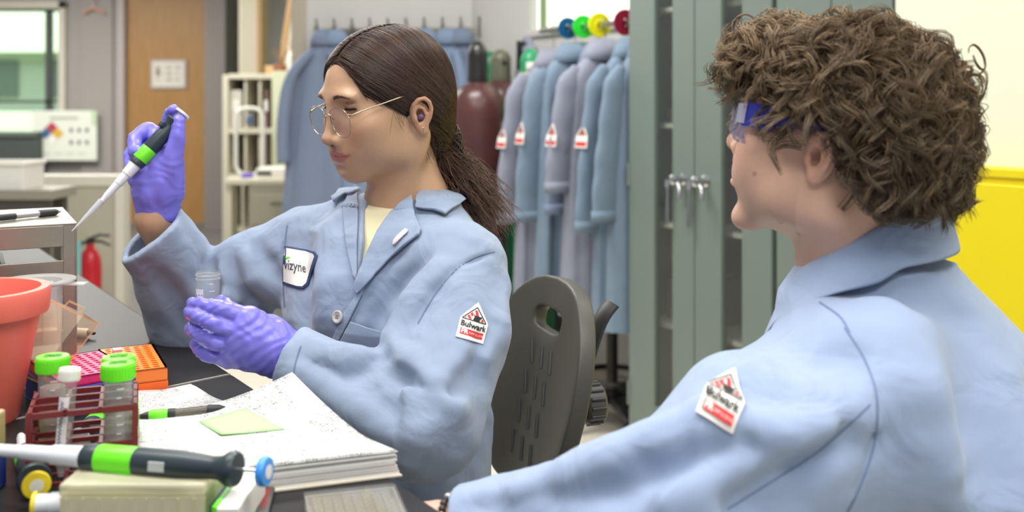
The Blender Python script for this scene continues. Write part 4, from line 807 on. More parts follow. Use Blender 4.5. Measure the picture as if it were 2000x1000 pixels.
# ---------------------------------------------------------------- task chair behind the seated person
m_ch = mat('chair_grey', (74, 72, 66), .45, bump=.06, bscale=900); m_chd = mat('chair_dark', (44, 44, 44), .4)
psi = math.radians(72); fwd = Vector((-math.sin(psi), -math.cos(psi), 0)); uu = Vector((math.cos(psi), -math.sin(psi), 0)); vv = Vector((.22, .06, 1)).normalized()
cc = at(1060, 745, 1.70)
t = thing('task_chair', 'grey plastic backed task chair behind the person with wire glasses', 'chair', (cc.x-.2, cc.y-.06, 0))
offc = t.location.copy()
def bk(u, v):
    wrap = .07*max(0, -u-.02)**1.15/.14**.15*3.2+.02*max(0, u-.1)*4
    return cc+uu*u+vv*v+fwd*wrap
mb = MB(); n = 40; hwd = .185; hh = .158
outl = []
for i in range(n):
    a = 2*PI*i/n; ca, sa_ = math.cos(a), math.sin(a); e = .62
    u = hwd*math.copysign(abs(ca)**e, ca); v = hh*math.copysign(abs(sa_)**e, sa_)
    u *= 1-.10*max(0, -v/hh)-.22*max(0, v/hh)**2; v += .02*(1-(u/hwd)**2) if v > 0 else -.03*(1-(u/hwd)**2)
    outl.append((u, v))
rings = [1.0, .92, .8, .66, .52, .38]
hole = [(x*.5*.11/.11, y) for x, y in rrect(.11, .036, .017, 9)]
rows = []
def holept(k): return
hp = []
for i in range(n):
    a = math.atan2(outl[i][1]-.105, outl[i][0]); L_ = 1e9; ca, sa_ = math.cos(a), math.sin(a)
    r_ = 1/((abs(ca)/.056)**4+(abs(sa_)/.019)**4)**.25; hp.append((r_*ca, .105+r_*sa_))
for f in (1, .88, .7, .5, .3, .12, 0): rows.append([bk(hp[i][0]*(1-f)+outl[i][0]*f, hp[i][1]*(1-f)+outl[i][1]*f) for i in range(n)])
mb.sheet(rows, closed=True); mb.build('backrest', m_ch, t, smooth=60, solid=.028, bevel=.007, bseg=3, off=offc, soff=0)
for r in range(4):
    for c_ in range(3):
        u0 = -.035+.042*c_; v0 = .045-.052*r
        MB().tube([bk(u0-.008, v0+.018)+fwd*.0145, bk(u0+.006, v0-.018)+fwd*.0145], .0028, 6).build('slot', m_chd, t, off=offc)
bp = cc-fwd*.045
mb = MB(); mb.tube(hose([bp+vv*.14+uu*.05-fwd*.03, bp+vv*.10+uu*.05-fwd*.012, bp+vv*-.02+uu*.05, bp+vv*-.22+uu*.05+fwd*.02], 6), .026, 10, flat=.28, up=tuple(fwd)); mb.build('support_bar', m_chd, t, smooth=50, off=offc)
mb = MB(); mb.M = frame_M(bp-fwd*.01+uu*.05+vv*-.03, uu, z=-fwd); mb.lathe([(.012, 0), (.03, .004), (.033, .008), (.033, .034), (.03, .038), (.001, .04)], 36); kn = mb.build('knob', m_ch, t, smooth=35, off=offc)
for k in range(14): a = 2*PI*k/14; b = MB(); b.M = frame_M(bp-fwd*.01+uu*.05+vv*-.03, uu, z=-fwd); b.cyl((.033*math.cos(a), .033*math.sin(a), .009), (.033*math.cos(a), .033*math.sin(a), .033), .0035, n=8); b.build('knob_rib', m_chd, kn, smooth=60, off=offc)
b = MB(); b.tube([bp+uu*.05+vv*-.0+fwd*.0, bp+uu*.05+vv*-.09], .014, 8); b.build('mount_plate', m_chd, t, off=offc)
sc_ = Vector((-.19, 1.60, 0))-offc
MB().prism([(x+sc_.x, y+sc_.y) for x, y in rrect(.44, .44, .1, 6)], .43, .48).build('seat', m_chd, t, bevel=.012)
MB().tube([(sc_.x, sc_.y, .42), (sc_.x+.12, sc_.y+.03, .42), tuple(bp+uu*.05+vv*-.22+fwd*.02-offc)], .02, 8).build('back_arm', m_chd, t, smooth=60)
MB().lathe([(.03, .08), (.03, .2), (.022, .22), (.022, .43)], 18, Matrix.Translation(sc_)).build('column', m_chd, t, smooth=40)
for k in range(5):
    a = 2*PI*k/5+.3; ca, sa_ = math.cos(a), math.sin(a); lg = MB().tube([(sc_.x, sc_.y, .1), (sc_.x+.28*ca, sc_.y+.28*sa_, .07)], [.028, .02], 8).build('base_leg', m_chd, t, smooth=60)
    b = MB(); b.cyl((sc_.x+.28*ca-.02*sa_, sc_.y+.28*sa_+.02*ca, .028), (sc_.x+.28*ca+.02*sa_, sc_.y+.28*sa_-.02*ca, .028), .028, n=16); b.cyl((sc_.x+.28*ca, sc_.y+.28*sa_, .03), (sc_.x+.28*ca, sc_.y+.28*sa_, .075), .008, n=8); b.build('caster', m_chd, lg, smooth=40)
# ---------------------------------------------------------------- signed-distance modelling for bodies and cloth
A3 = lambda p: np.array(p, dtype=np.float32)
def p_ell(c, r, R=None):
    c = A3(c); r = A3(r); R = None if R is None else np.array(R, dtype=np.float32)
    def f(P):
        q = P-c
        if R is not None: q = q @ R
        k0 = np.sqrt(((q/r)**2).sum(1))+1e-9; k1 = np.sqrt(((q/(r*r))**2).sum(1))+1e-9
        return k0*(k0-1)/k1
    return f
def p_cap(a, b, ra, rb):
    a = A3(a); b = A3(b); ba = b-a; L2 = float((ba*ba).sum())+1e-12
    def f(P):
        pa = P-a; t = np.clip((pa @ ba)/L2, 0, 1); q = pa-t[:, None]*ba
        return np.sqrt((q*q).sum(1))-(ra+(rb-ra)*t)
    return f
def p_chain(pts, rs):
    cs = [p_cap(pts[i], pts[i+1], rs[i], rs[i+1]) for i in range(len(pts)-1)]
    def f(P):
        d = cs[0](P)
        for c in cs[1:]: d = np.minimum(d, c(P))
        return d
    return f
def p_box(c, h, R, r):
    c = A3(c); h = A3(h); R = np.array(R, dtype=np.float32)
    def f(P):
        q = np.abs((P-c) @ R)-h; return np.sqrt((np.maximum(q, 0)**2).sum(1))+np.minimum(q.max(1), 0)-r
    return f
class SDF:
    def __init__(s): s.p = []; s.disp = None
    def u(s, f, k=.01): s.p.append((f, 0, k)); return s
    def sub(s, f, k=.01): s.p.append((f, 1, k)); return s
    def inter(s, f, k=.01): s.p.append((f, 2, k)); return s
    def __call__(s, P, idx=None):
        d = None
        for i in (range(len(s.p)) if idx is None else idx):
            f, op, k = s.p[i]; e = f(P)
            if d is None: d = e if op == 0 else np.full(len(P), 1.0, np.float32); 
            if d is e: continue
            if op == 0: h = np.maximum(k-np.abs(d-e), 0)/k; d = np.minimum(d, e)-h*h*k*.25
            else:
                if op == 1: e = -e
                h = np.maximum(k-np.abs(d-e), 0)/k; d = np.maximum(d, e)+h*h*k*.25
        if d is None: d = np.full(len(P), 1.0, np.float32)
        if s.disp is not None: d = d-s.disp(P)
        return d
    def grad(s, P, e=.0008):
        g = np.zeros_like(P)
        for i in range(3):
            dp = np.zeros(3, np.float32); dp[i] = e; g[:, i] = s(P+dp)-s(P-dp)
        return g/(np.linalg.norm(g, axis=1, keepdims=True)+1e-9)
    def project(s, P, off=0., it=6):
        P = np.array(P, np.float32)
        for _ in range(it): P = P-s.grad(P)*((s(P)-off)*.9)[:, None]
        return P
    def ray(s, pxy, off=0., y0=.8, n=60):
        """first hit of picture rays (pixels) seen from the camera; returns world points pushed out by off"""
        pxy = np.array(pxy, np.float32); D = np.stack([(pxy[:, 0]-1000)/F, np.ones(len(pxy)), (HY-pxy[:, 1])/F], 1).astype(np.float32); ln = np.linalg.norm(D, axis=1); 
        t = np.full(len(pxy), y0, np.float32); O = A3((0, 0, CH))
        for _ in range(n):
            d = s(O+D*t[:, None]); t = np.minimum(t+np.maximum(d, -.004)*.85/ln, 3.0)
            if ((np.abs(d) < .0002) | (t >= 3.0)).all(): break
        P = O+D*t[:, None]; 
        return P+s.grad(P)*off if off else P
def mesh_sdf(S, lo, hi, h, n=14):
    lo = A3(lo); hi = A3(hi); B = h*n
    nb = np.maximum(1, np.ceil((hi-lo)/B).astype(int))
    g = np.stack(np.meshgrid(*[np.arange(k) for k in nb], indexing='ij'), -1).reshape(-1, 3)
    cen = (lo+(g+.5)*B).astype(np.float32); r = B*.5*1.7321
    act = np.abs(S(cen)) < 1.9*r+.004; g = g[act]; cen = cen[act]
    keep = np.stack([f(cen) < k+2.3*r+.004 for f, op, k in S.p], 0) if len(S.p) else None
    for i, (f, op, k) in enumerate(S.p):
        if op == 2: keep[i] = True
    ii = np.stack(np.meshgrid(*[np.arange(n+1)]*3, indexing='ij'), -1).reshape(-1, 3)
    BIG = 1 << 20
    cid = []; cv = []; ex = []
    st = (n+1)
    for b in range(len(g)):
        idx = np.nonzero(keep[:, b])[0]
        if len(idx) == 0: continue
        base = g[b]*n; P = (lo+(base+ii)*h).astype(np.float32)
        v = S(P, idx).reshape(st, st, st); s = v < 0
        if s.all() or not s.any(): continue
        c8 = [s[a:a+n, e:e+n, c:c+n] for a in (0, 1) for e in (0, 1) for c in (0, 1)]; cnt = sum(x.astype(np.int8) for x in c8)
        ci, cj, ck = np.nonzero((cnt > 0) & (cnt < 8))
        if len(ci):
            acc = np.zeros((len(ci), 3), np.float32); num = np.zeros(len(ci), np.float32)
            for ax in range(3):
                o1, o2 = [x for x in range(3) if x != ax]
                for a in (0, 1):
                    for e in (0, 1):
                        d0 = np.zeros(3, int); d0[o1] = a; d0[o2] = e; d1 = d0.copy(); d1[ax] = 1
                        va = v[ci+d0[0], cj+d0[1], ck+d0[2]]; vb = v[ci+d1[0], cj+d1[1], ck+d1[2]]
                        m = (va < 0) != (vb < 0); t = np.where(m, va/(va-vb+1e-12*(va == vb)), 0)
                        pos = np.zeros((len(ci), 3), np.float32)+d0; pos[:, ax] += t
                        acc += pos*m[:, None]; num += m
            cv.append(lo+(base+np.stack([ci, cj, ck], 1)+acc/num[:, None])*h)
            gi = base+np.stack([ci, cj, ck], 1)+1; cid.append((gi[:, 0].astype(np.int64)*BIG+gi[:, 1])*BIG+gi[:, 2])
        for ax in range(3):
            sl0 = [slice(0, n)]*3; sl1 = [slice(0, n)]*3; sl1[ax] = slice(1, n+1)
            a = s[tuple(sl0)]; bb = s[tuple(sl1)]; e = np.nonzero(a != bb)
            if len(e[0]):
                gi = base+np.stack(e, 1)+1; ex.append((ax, gi, a[e]))
    if not cid: return np.zeros((0, 3)), np.zeros((0, 4), int)
    cid = np.concatenate(cid); cv = np.concatenate(cv); o = np.argsort(cid); cid = cid[o]; cv = cv[o]
    Q = []
    for ax, gi, ins in ex:
        o1, o2 = [(1, 2), (2, 0), (0, 1)][ax]; qs = []; ok = np.ones(len(gi), bool)
        for a, e in ((0, 0), (1, 0), (1, 1), (0, 1)):
            q = gi.copy(); q[:, o1] -= a; q[:, o2] -= e
            key = (q[:, 0].astype(np.int64)*BIG+q[:, 1])*BIG+q[:, 2]; p = np.clip(np.searchsorted(cid, key), 0, len(cid)-1); ok &= cid[p] == key; qs.append(p)
        q = np.stack(qs, 1); q[~ins] = q[~ins][:, ::-1]; Q.append(q[ok])
    return cv, np.concatenate(Q)
def mk(name, V, Q, m, parent=None, off=None, cols=None, smooth=True, iters=1, sdf=None):
    V = np.array(V, np.float32)
    if iters and len(V):
        for _ in range(iters):
            acc = np.zeros_like(V); cnt = np.zeros(len(V), np.float32)
            for k in range(Q.shape[1]): 
                np.add.at(acc, Q[:, k], V[Q[:, (k+1) % Q.shape[1]]]); np.add.at(cnt, Q[:, k], 1)
            V = .5*V+.5*acc/np.maximum(cnt, 1)[:, None]
    if sdf is not None:
        d0 = sdf(V); e_ = .0012; g_ = np.stack([sdf(V+A3((e_, 0, 0)))-d0, sdf(V+A3((0, e_, 0)))-d0, sdf(V+A3((0, 0, e_)))-d0], 1); g_ /= np.linalg.norm(g_, axis=1, keepdims=True)+1e-9
        V = V-g_*np.clip(d0, -.002, .002)[:, None]*.9
    if off is not None: V = V-A3(off)
    me = bpy.data.meshes.new(name); me.vertices.add(len(V)); me.vertices.foreach_set('co', V.ravel().astype(np.float32))
    k = Q.shape[1]; me.loops.add(Q.size); me.loops.foreach_set('vertex_index', Q.ravel().astype(np.int32)); me.polygons.add(len(Q)); me.polygons.foreach_set('loop_start', np.arange(0, Q.size, k, dtype=np.int32))
    me.update(calc_edges=True); me.validate()
    if smooth: me.polygons.foreach_set('use_smooth', np.ones(len(me.polygons), bool))
    if cols is not None:
        ca = me.color_attributes.new('col', 'FLOAT_COLOR', 'POINT'); ca.data.foreach_set('color', np.concatenate([cols, np.ones((len(cols), 1))], 1).ravel().astype(np.float32))
    me.materials.append(m); o = bpy.data.objects.new(name, me); C.objects.link(o); o.parent = parent
    if off is not None and parent is None: o.location = off
    return o
class Frame:
    """head frame: x left, y forward, z up"""
    def __init__(s, O, psi, pitch, roll=0, sc=1.0):
        s.sc = sc
        f = np.array([-math.sin(psi)*math.cos(pitch), -math.cos(psi)*math.cos(pitch), -math.sin(pitch)]); l = np.array([math.cos(psi), -math.sin(psi), 0]); u = -np.cross(l, f)
        l2 = l*math.cos(roll)+u*math.sin(roll); u2 = u*math.cos(roll)-l*math.sin(roll)
        s.B = np.stack([l2, f, u2], 1).astype(np.float32); s.O = A3(O)
    def loc(s, P): return (np.atleast_2d(A3(P))-s.O) @ s.B/s.sc
    def l1(s, p): return s.loc(p)[0]
    def wor(s, P): return (np.atleast_2d(A3(P)) @ s.B.T)*s.sc+s.O
def lidpt(s, phi, th, k=1.0): return (s*(.0345+.0150*k*math.sin(phi)*math.cos(th)), .0675+.0145*k*math.cos(phi)*math.cos(th), .0120+.0118*k*math.sin(th))
def head_sdf(S, q):
    """q: dict of options; local head frame (x left, y forward, z up), eye line z=0"""
    jw = q.get('jaw', 1); ns = q.get('nose', 1); sm = q.get('smile', 0); ch = q.get('chin', 0)
    S.u(p_ell((0, -.008, .032), (.0735, .097, .079)))
    S.u(p_ell((0, .030, -.026), (.0615, .062, .078)), .03)
    S.u(p_ell((0, .032, -.066-ch*.4), (.051*jw, .050, .040)), .03)
    for s in (-1, 1):
        S.u(p_ell((s*.049*jw, .006, -.060-ch*.3), (.015, .028, .026)), .03)
        S.u(p_ell((s*.044, .058, -.020), (.021, .020, .016)), .03)
        S.u(p_ell((s*.033, .060, -.046), (.020, .018, .022)), .03)
        S.u(p_ell((s*.026, .080, .0275), (.024, .0105, .0085)), .016)
    S.u(p_ell((0, .075, -.091-ch), (.024*jw, .0165, .0150)), .025)
    # eye sockets, lids
    for s in (-1, 1):
        S.sub(p_ell((s*.0345, .094, .0125), (.0190, .0145, .0105)), .014)
        S.u(p_ell((s*.0345, .0675, .0120), (.0150, .0145, .0118)), .004)
        S.sub(p_chain([lidpt(s, f, .62, 1.03) for f in (-.95, -.4, .2, .8)], [.0010]*4), .003)     # lid crease
        S.sub(p_chain([lidpt(s, f, -.10, 1.0) for f in (-1.05, -.5, .1, .7, 1.1)], [.0007]*5), .002)   # lash line
    # nose
    S.u(p_chain([(0, .085, .018), (0, .0925, .000), (0, .0995, -.018), (0, .1045, -.0305)], [.0062, .0062, .0072, .0088*ns]), .014)
    S.u(p_ell((0, .1045, -.0325), (.0098*ns, .0092*ns, .0088*ns)), .006)
    for s in (-1, 1):
        S.u(p_ell((s*.0125*ns, .0945, -.0365), (.0068, .0098, .0072)), .006)
        S.sub(p_ell((s*.0064, .0985, -.0430), (.0044, .0070, .0046)), .003)
    # mouth
    S.u(p_ell((0, .0765, -.060), (.033, .0185, .022)), .02)
    mz = q.get('mz', -.0600)
    if sm:
        for s in (-1, 1): S.u(p_ell((s*.036, .058, -.044), (.015, .015, .018)), .02)
        S.sub(p_chain([(-.030, .076, mz+.007), (-.014, .095, mz-.003), (.014, .095, mz-.003), (.030, .076, mz+.007)], [.0035, .0095, .0095, .0035]), .005)
        S.u(p_chain([(-.032, .073, mz+.010), (-.013, .0955, mz+.0085), (0, .0990, mz+.0085), (.013, .0955, mz+.0085), (.032, .073, mz+.010)], [.0028, .0042, .0042, .0042, .0028]), .005)
        S.u(p_chain([(-.028, .074, mz+.002), (-.012, .0935, mz-.0155), (0, .0975, mz-.0165), (.012, .0935, mz-.0155), (.028, .074, mz+.002)], [.003, .005, .0055, .005, .003]), .005)
        for s in (-1, 1): S.sub(p_chain([(s*.018, .092, -.034), (s*.033, .081, -.048), (s*.040, .066, -.066)], [.002, .003, .002]), .010)
    else:
        S.u(p_chain([(-.0340, .0650, mz+.0022), (-.0170, .0855, mz+.0028), (-.0035, .0925, mz+.0046), (0, .0920, mz+.0040), (.0035, .0925, mz+.0046), (.0170, .0855, mz+.0028), (.0340, .0650, mz+.0022)], [.0014, .0034, .0038, .0036, .0038, .0034, .0014]), .006)
        S.u(p_chain([(-.0300, .0680, mz+.0002), (-.0140, .0860, mz-.0048), (0, .0908, mz-.0064), (.0140, .0860, mz-.0048), (.0300, .0680, mz+.0002)], [.0015, .0042, .0050, .0042, .0015]), .006)
        S.sub(p_chain([(-.0355, .0640, mz+.0034), (-.0165, .0885, mz-.0008), (0, .0962, mz-.0008), (.0165, .0885, mz-.0008), (.0355, .0640, mz+.0034)], [.0014, .0014, .0014, .0014, .0014]), .0035)
    S.sub(p_ell((0, .0985, mz+.0130), (.0028, .005, .005)), .006)     # philtrum
    S.sub(p_ell((0, .0990, mz-.0190-ch*.5), (.014, .008, .0045)), .010)      # under the lip
    # ears
    for s in (-1, 1):
        e = lambda x, y, z: (s*(.0715+x*.9), -.012+y*.85, -.018+z*.80)
        S.u(p_ell(e(.002, -.004, .002), (.008, .0165, .027)), .006)
        S.sub(p_ell(e(.011, -.001, -.004), (.0100, .0085, .0135)), .004)
        S.sub(p_ell(e(.013, -.006, .013), (.005, .005, .007)), .004)
        rim = [e(.004, .010, .010), e(.008, .010, .021), e(.012, .002, .029), e(.0145, -.010, .029), e(.016, -.018, .020), e(.0155, -.020, .006), e(.013, -.016, -.009), e(.009, -.010, -.020)]
        S.u(p_chain(rim, [.0028, .0031, .0033, .0034, .0035, .0035, .0034, .0034]), .003)
        S.u(p_chain([e(.006, .003, .016), e(.010, -.007, .010), e(.011, -.0105, -.004), e(.009, -.006, -.014)], [.0022, .0024, .0026, .0026]), .003)
        S.u(p_ell(e(.0055, -.0015, -.0255), (.0052, .0078, .0095)), .004)
        S.u(p_ell(e(.005, .0095, -.006), (.0038, .0038, .0055)), .004)   # tragus
    return S
def sines(amp, wl, seed, n=5):
    rg = np.random.default_rng(seed); K = rg.normal(size=(n, 3)); K /= np.linalg.norm(K, axis=1, keepdims=True); K = (K*2*PI/wl*rg.uniform(.7, 1.4, (n, 1))).astype(np.float32); ph = rg.uniform(0, 6.28, n).astype(np.float32)
    def f(P): return (np.sin(P @ K.T+ph)).sum(1)*(amp/n**.5)
    return f
def skin_cols(L, base, lip, W=None, sm=0, mz=-.0600):
    """skin colour by place: lips, a little red on cheeks, nose and ears, darker lids, painted recess shade"""
    c = np.tile(np.array(base, np.float32), (len(L), 1)); x, y, z = np.abs(L[:, 0]), L[:, 1], L[:, 2]
    n = sines(.018, .03, 5, 9)(L)+sines(.015, .007, 6, 9)(L); c *= (1+n)[:, None]
    def blend(m, col): return c*(1-m[:, None])+np.array(col, np.float32)*m[:, None]
    red = np.array(base)*np.array([1.02, .80, .74])
    m = np.exp(-(((x-.045)/.018)**2+((z+.03)/.016)**2))*.5*(y > .03); c = blend(m, red)
    m = np.exp(-((x/.012)**2+((z+.033)/.010)**2))*.55*(y > .09); c = blend(m, red)
    m = np.clip((x-.0745)/.004, 0, 1)*(z < .02)*np.clip((z+.052)/.006, 0, 1)*(y < .02)*(y > -.05)*.45; c = blend(m, red)
    m = np.exp(-(((y+.013)/.007)**2+((z+.021)/.010)**2))*np.clip((.0795-x)/.003, 0, 1)*(x > .066)*.75; c = blend(m, np.array(base)*np.array([.30, .17, .13]))  # shade in the hollow of the ear, painted into the skin
    if not sm: m = ((np.abs(x-.0345) < .0118) & (z < .0112) & (z > .0068+.0022*((x-.0345)/.0118)**2) & (y > .07) & (y < .09))*.8; c = blend(m.astype(np.float32), np.array([.035, .022, .018]))
    t = np.clip(x/(.0345 if not sm else .031), 0, 1); zl = mz+(.010*t*t if sm else .0028*t*t)
    up = .0086*(1-t**1.5)+(.0045 if sm else 0); dn = -.0118*(1-t**2)-(.005 if sm else 0)
    dz = z-zl; m = np.clip((up-dz)/.0012, 0, 1)*np.clip((dz-dn)/.0012, 0, 1)*(y > .060)*(x < (.0345 if not sm else .031)); c = blend(m*.92, lip)
    if not sm: m = np.exp(-((dz+.0006)/.0009)**2)*(x < .035)*(y > .062)*.75; c = blend(m, np.array(lip)*.38)  # shade of the mouth crease put into the lip colour
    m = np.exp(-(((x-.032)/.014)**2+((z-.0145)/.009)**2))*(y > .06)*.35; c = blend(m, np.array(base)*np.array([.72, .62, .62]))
    m = np.exp(-(((x-.0062)/.0034)**2+((z+.0425)/.0034)**2))*(y > .094)*.8; c = blend(m, np.array(base)*.12)  # nostril shade painted as a dark spot
    return np.clip(c, 0, 1)
def strands(name, paths, rad, m, parent, off, n=3, cols=None):
    """thin tapered tubes, all in one hair mesh; paths: list of (k,3) arrays"""
    V = []; Q = []; b = 0; CC = []; by = {}
    for i, P in enumerate(paths): by.setdefault(len(P), []).append(i)
    ang = 2*PI*np.arange(n)/n
    for k, ids in by.items():
        P = np.stack([paths[i] for i in ids]).astype(np.float32); T = np.gradient(P, axis=1); T /= np.linalg.norm(T, axis=2, keepdims=True)+1e-9
        U = np.cross(T, np.array([.3, .2, .93], np.float32)); U /= np.linalg.norm(U, axis=2, keepdims=True)+1e-9; Wv = np.cross(T, U)
        r = np.array([rad[i] if hasattr(rad, '__len__') else rad for i in ids], np.float32)[:, None]*np.minimum(1, np.minimum(np.linspace(.45, 4, k), np.linspace(4, .25, k)))[None, :]
        ring = P[:, :, None, :]+r[:, :, None, None]*(np.cos(ang)[None, None, :, None]*U[:, :, None, :]+np.sin(ang)[None, None, :, None]*Wv[:, :, None, :])
        V.append(ring.reshape(-1, 3).astype(np.float32)); j0 = np.arange(k-1)[:, None]*n; a = j0+np.arange(n)[None, :]; a2 = j0+(np.arange(n)[None, :]+1) % n
        q = np.stack([a, a2, a2+n, a+n], -1).reshape(-1, 4); Q.append((q[None]+(np.arange(len(ids))*k*n)[:, None, None]).reshape(-1, 4)+b); b += len(ids)*k*n
        if cols is not None: CC.append(np.repeat(np.array([cols[i] for i in ids]), k*n, axis=0))
    return mk(name, np.concatenate(V), np.concatenate(Q), m, parent, off, np.concatenate(CC) if cols is not None else None, True, 0)
def crv(pts, k):
    """smooth curve through points, resampled to k"""
    P = np.array([tuple(p) for p in hose([tuple(map(float, p)) for p in pts], 8)], np.float32); s = np.concatenate([[0], np.cumsum(np.linalg.norm(np.diff(P, axis=0), axis=1))]); u = np.linspace(0, s[-1], k)
    return np.stack([np.interp(u, s, P[:, i]) for i in range(3)], 1)
# ---------------------------------------------------------------- person with wire glasses
m_skin = mat('skin_tan', (200, 150, 116), .40, attr='col', bump=.03, bscale=1400, spec=.4, sss=.08)
m_hair = mat('hair_dark', (52, 38, 32), .38, attr='col', spec=.5)
FW = Frame((-.199, 1.552, 1.2495), math.radians(52), math.radians(13), math.radians(-2))
NB = A3((-.165, 1.598, 1.06))                   # base of the neck
SHL, ELL, WRL = A3((-.080, 1.445, 1.005)), A3((-.118, 1.285, .848)), A3((-.290, 1.318, .910))
SHR, ELR, WRR = A3((-.340, 1.655, 1.005)), A3((-.545, 1.700, .888)), A3((-.574, 1.605, 1.062))
WBASE = Vector((-.19, 1.58, 0))
S = SDF(); head_sdf(S, {'jaw': .96})
lw = FW.l1
S.u(p_cap((0, -.022, -.055), lw(NB), .047, .056), .03)
S.u(p_cap(lw(NB), lw(NB+A3((0, .0, -.16))), .07, .11), .05)
for a, b, c in ((SHL, ELL, WRL), (SHR, ELR, WRR)): S.u(p_chain([lw(NB+A3((0, 0, -.05))), lw(a+A3((0, 0, -.01))), lw(b), lw(c)], [.05, .045, .036, .026]), .03)
S.u(p_chain([lw(WRR), lw(A3(at(308, 405, 1.61)))], [.027, .026]), .02)
for s in (-1, 1): S.u(p_chain([(s*.060, -.02, -.055), lw(NB)+A3((s*.012, .05, -.005))], [.009, .009]), .025)
V, Q = mesh_sdf(S, (-.12, -.17, -.175), (.12, .14, .14), .0022)
V2, Q2 = mesh_sdf(S, (-.5, -.35, -.56), (.5, .5, .16), .006); hb = (np.abs(V2[:, 0]) < .12) & (V2[:, 1] > -.17) & (V2[:, 1] < .14) & (V2[:, 2] > -.166); Q2 = Q2[~hb[Q2].any(1)]
used = np.unique(Q2); mp2 = np.zeros(len(V2), int); mp2[used] = np.arange(len(used)); V2 = V2[used]; Q = np.concatenate([Q, mp2[Q2]+len(V)]); V = np.concatenate([V, V2])
cols = skin_cols(V, np.array(rgb(186, 148, 119)[:3]), np.array(rgb(172, 106, 98)[:3]))
WOMAN = mk('person', FW.wor(V), Q[:, ::-1], m_skin, None, WBASE, cols, iters=1)
tag(WOMAN, 'seated person in wire glasses and blue coat holding a pipette and a tube', 'person')
SW = S
def w_(P): return FW.wor(P)
# hair: a close cap over the skull plus combed strands
H = SDF(); H.u(p_ell((0, -.014, .034), (.0815, .1035, .0835))); H.u(p_ell((0, -.05, -.012), (.074, .063, .075)), .03); H.u(p_ell((0, -.070, -.070), (.040, .036, .046)), .03)
# cut away the face side: hairline from parting down the temple to the ear
H.sub(p_ell((0, .150, .012), (.092, .101, .092)), .010); H.sub(p_ell((0, .075, -.085), (.12, .075, .078)), .012); H.sub(p_ell((0, .02, -.105), (.07, .06, .07)), .02)
for s in (-1, 1): H.sub(p_ell((s*.09, -.008, -.03), (.03, .022, .036)), .008)
H.sub(p_cap((.012, .12, .121), (.012, -.02, .132), .012, .012), .008)
V, Q = mesh_sdf(H, (-.11, -.14, -.15), (.11, .12, .15), .0028)
hc = np.array(rgb(60, 45, 37)[:3])*(1+sines(.12, .02, 9)(V)[:, None]); HAIR = mk('hair', w_(V), Q[:, ::-1], mat('hair_under', (48, 36, 30), .85, attr='col', spec=.15), WOMAN, WBASE, np.clip(hc, 0, 1), iters=2)
G = np.array([.010, -.088, -.088]); rg = np.random.default_rng(3); paths = []; cc = []; rr_ = []
SV = V[rg.integers(0, len(V), 7000)].astype(np.float32); ins = SW(SV); SV = SV[ins > .001]
PT = np.stack([np.full(1400, .012), rg.uniform(-.06, .095, 1400), np.full(1400, .118)], 1).astype(np.float32); SV = np.concatenate([SV, PT]); N_ = len(SV)
sd = np.where(SV[:, 0] > .012+.006*rg.normal(size=N_), 1., -1.); lift = (.0006+.0022*rg.random(N_)).astype(np.float32)
P = SV+0; P[-1400:, 0] += sd[-1400:]*.006; tr = []; ns_ = 20; stp = np.where(np.arange(N_) < N_-1400, .0050, .0095)*rg.uniform(.7, 1.2, N_)
for i in range(ns_):
    P = H.project(P, 0, 1 if i else 4); Gr = H.grad(P); P = P+Gr*(-H(P)+lift)[:, None]; tr.append(P.copy())
    a_ = np.clip((P[:, 2]-.025)/.075, 0, 1)[:, None]; tg = (G-P); tg /= np.linalg.norm(tg, axis=1, keepdims=True)+1e-6
    v = a_*np.stack([sd*.85, np.full(N_, -.30), np.full(N_, -.55)], 1)+(1-a_)*(tg+np.stack([0*sd, np.full(N_, -.25), 0*sd], 1))
    v += rg.normal(size=v.shape)*.10; v -= Gr*(v*Gr).sum(1, keepdims=True); v /= np.linalg.norm(v, axis=1, keepdims=True)+1e-6; P = P+(v*stp[:, None]).astype(np.float32)
tr = np.stack(tr, 1); lo_ = np.linalg.norm(tr[:, -1]-G, axis=1)
for k in range(N_):
    T_ = tr[k]; dG = np.linalg.norm(T_-G, axis=1); e = ns_ if (dG > .012).all() else max(5, int(np.argmax(dG <= .012)))
    paths.append(w_(T_[:e])); t = rg.random(); cc.append(np.array(rgb(50+50*t*t, 36+36*t*t, 29+27*t*t)[:3])); rr_.append(.0004+.0004*rg.random())
# knot at the nape and loose tail
kn = []
for k in range(420):
    a = rg.random()*6.28; R0 = .014+.010*rg.random(); c0 = G+np.array([.006, -.010, -.002]); ph = rg.random()*6.28; ti = rg.normal()*.5
    tt = np.linspace(0, 2.6, 12); P = c0+np.stack([R0*np.cos(a+tt), R0*.8*np.sin(a+tt)*np.cos(ti), R0*np.sin(a+tt)*np.sin(ti)+.02*np.sin(ph+tt)], 1)
    paths.append(w_(P)); t = rg.random(); cc.append(np.array(rgb(38+40*t*t, 28+24*t*t, 23+15*t*t)[:3])); rr_.append(.0007+.0006*rg.random())
tail = np.array([at(868, 300, 1.60), at(890, 335, 1.63), at(925, 378, 1.63), at(955, 412, 1.62), at(975, 450, 1.60)])
for k in range(1100):
    sp = rg.normal(size=3)*np.array([.011, .016, .011]); fr = rg.normal(size=3)*.012; L_ = .55+.45*rg.random()
    P = crv(tail, 20)[:max(6, int(20*L_))]; f = np.linspace(0, 1, len(P))[:, None]
    P = P+sp*(.6+.9*np.sin(np.clip(f*2.2, 0, PI)))+fr*f*f+.003*np.sin(f*(10+8*rg.random())+rg.random()*6)*rg.normal(size=3)
    paths.append(P); t = rg.random(); cc.append(np.array(rgb(66+54*t, 48+38*t, 38+27*t)[:3])); rr_.append(.0003+.0003*rg.random())
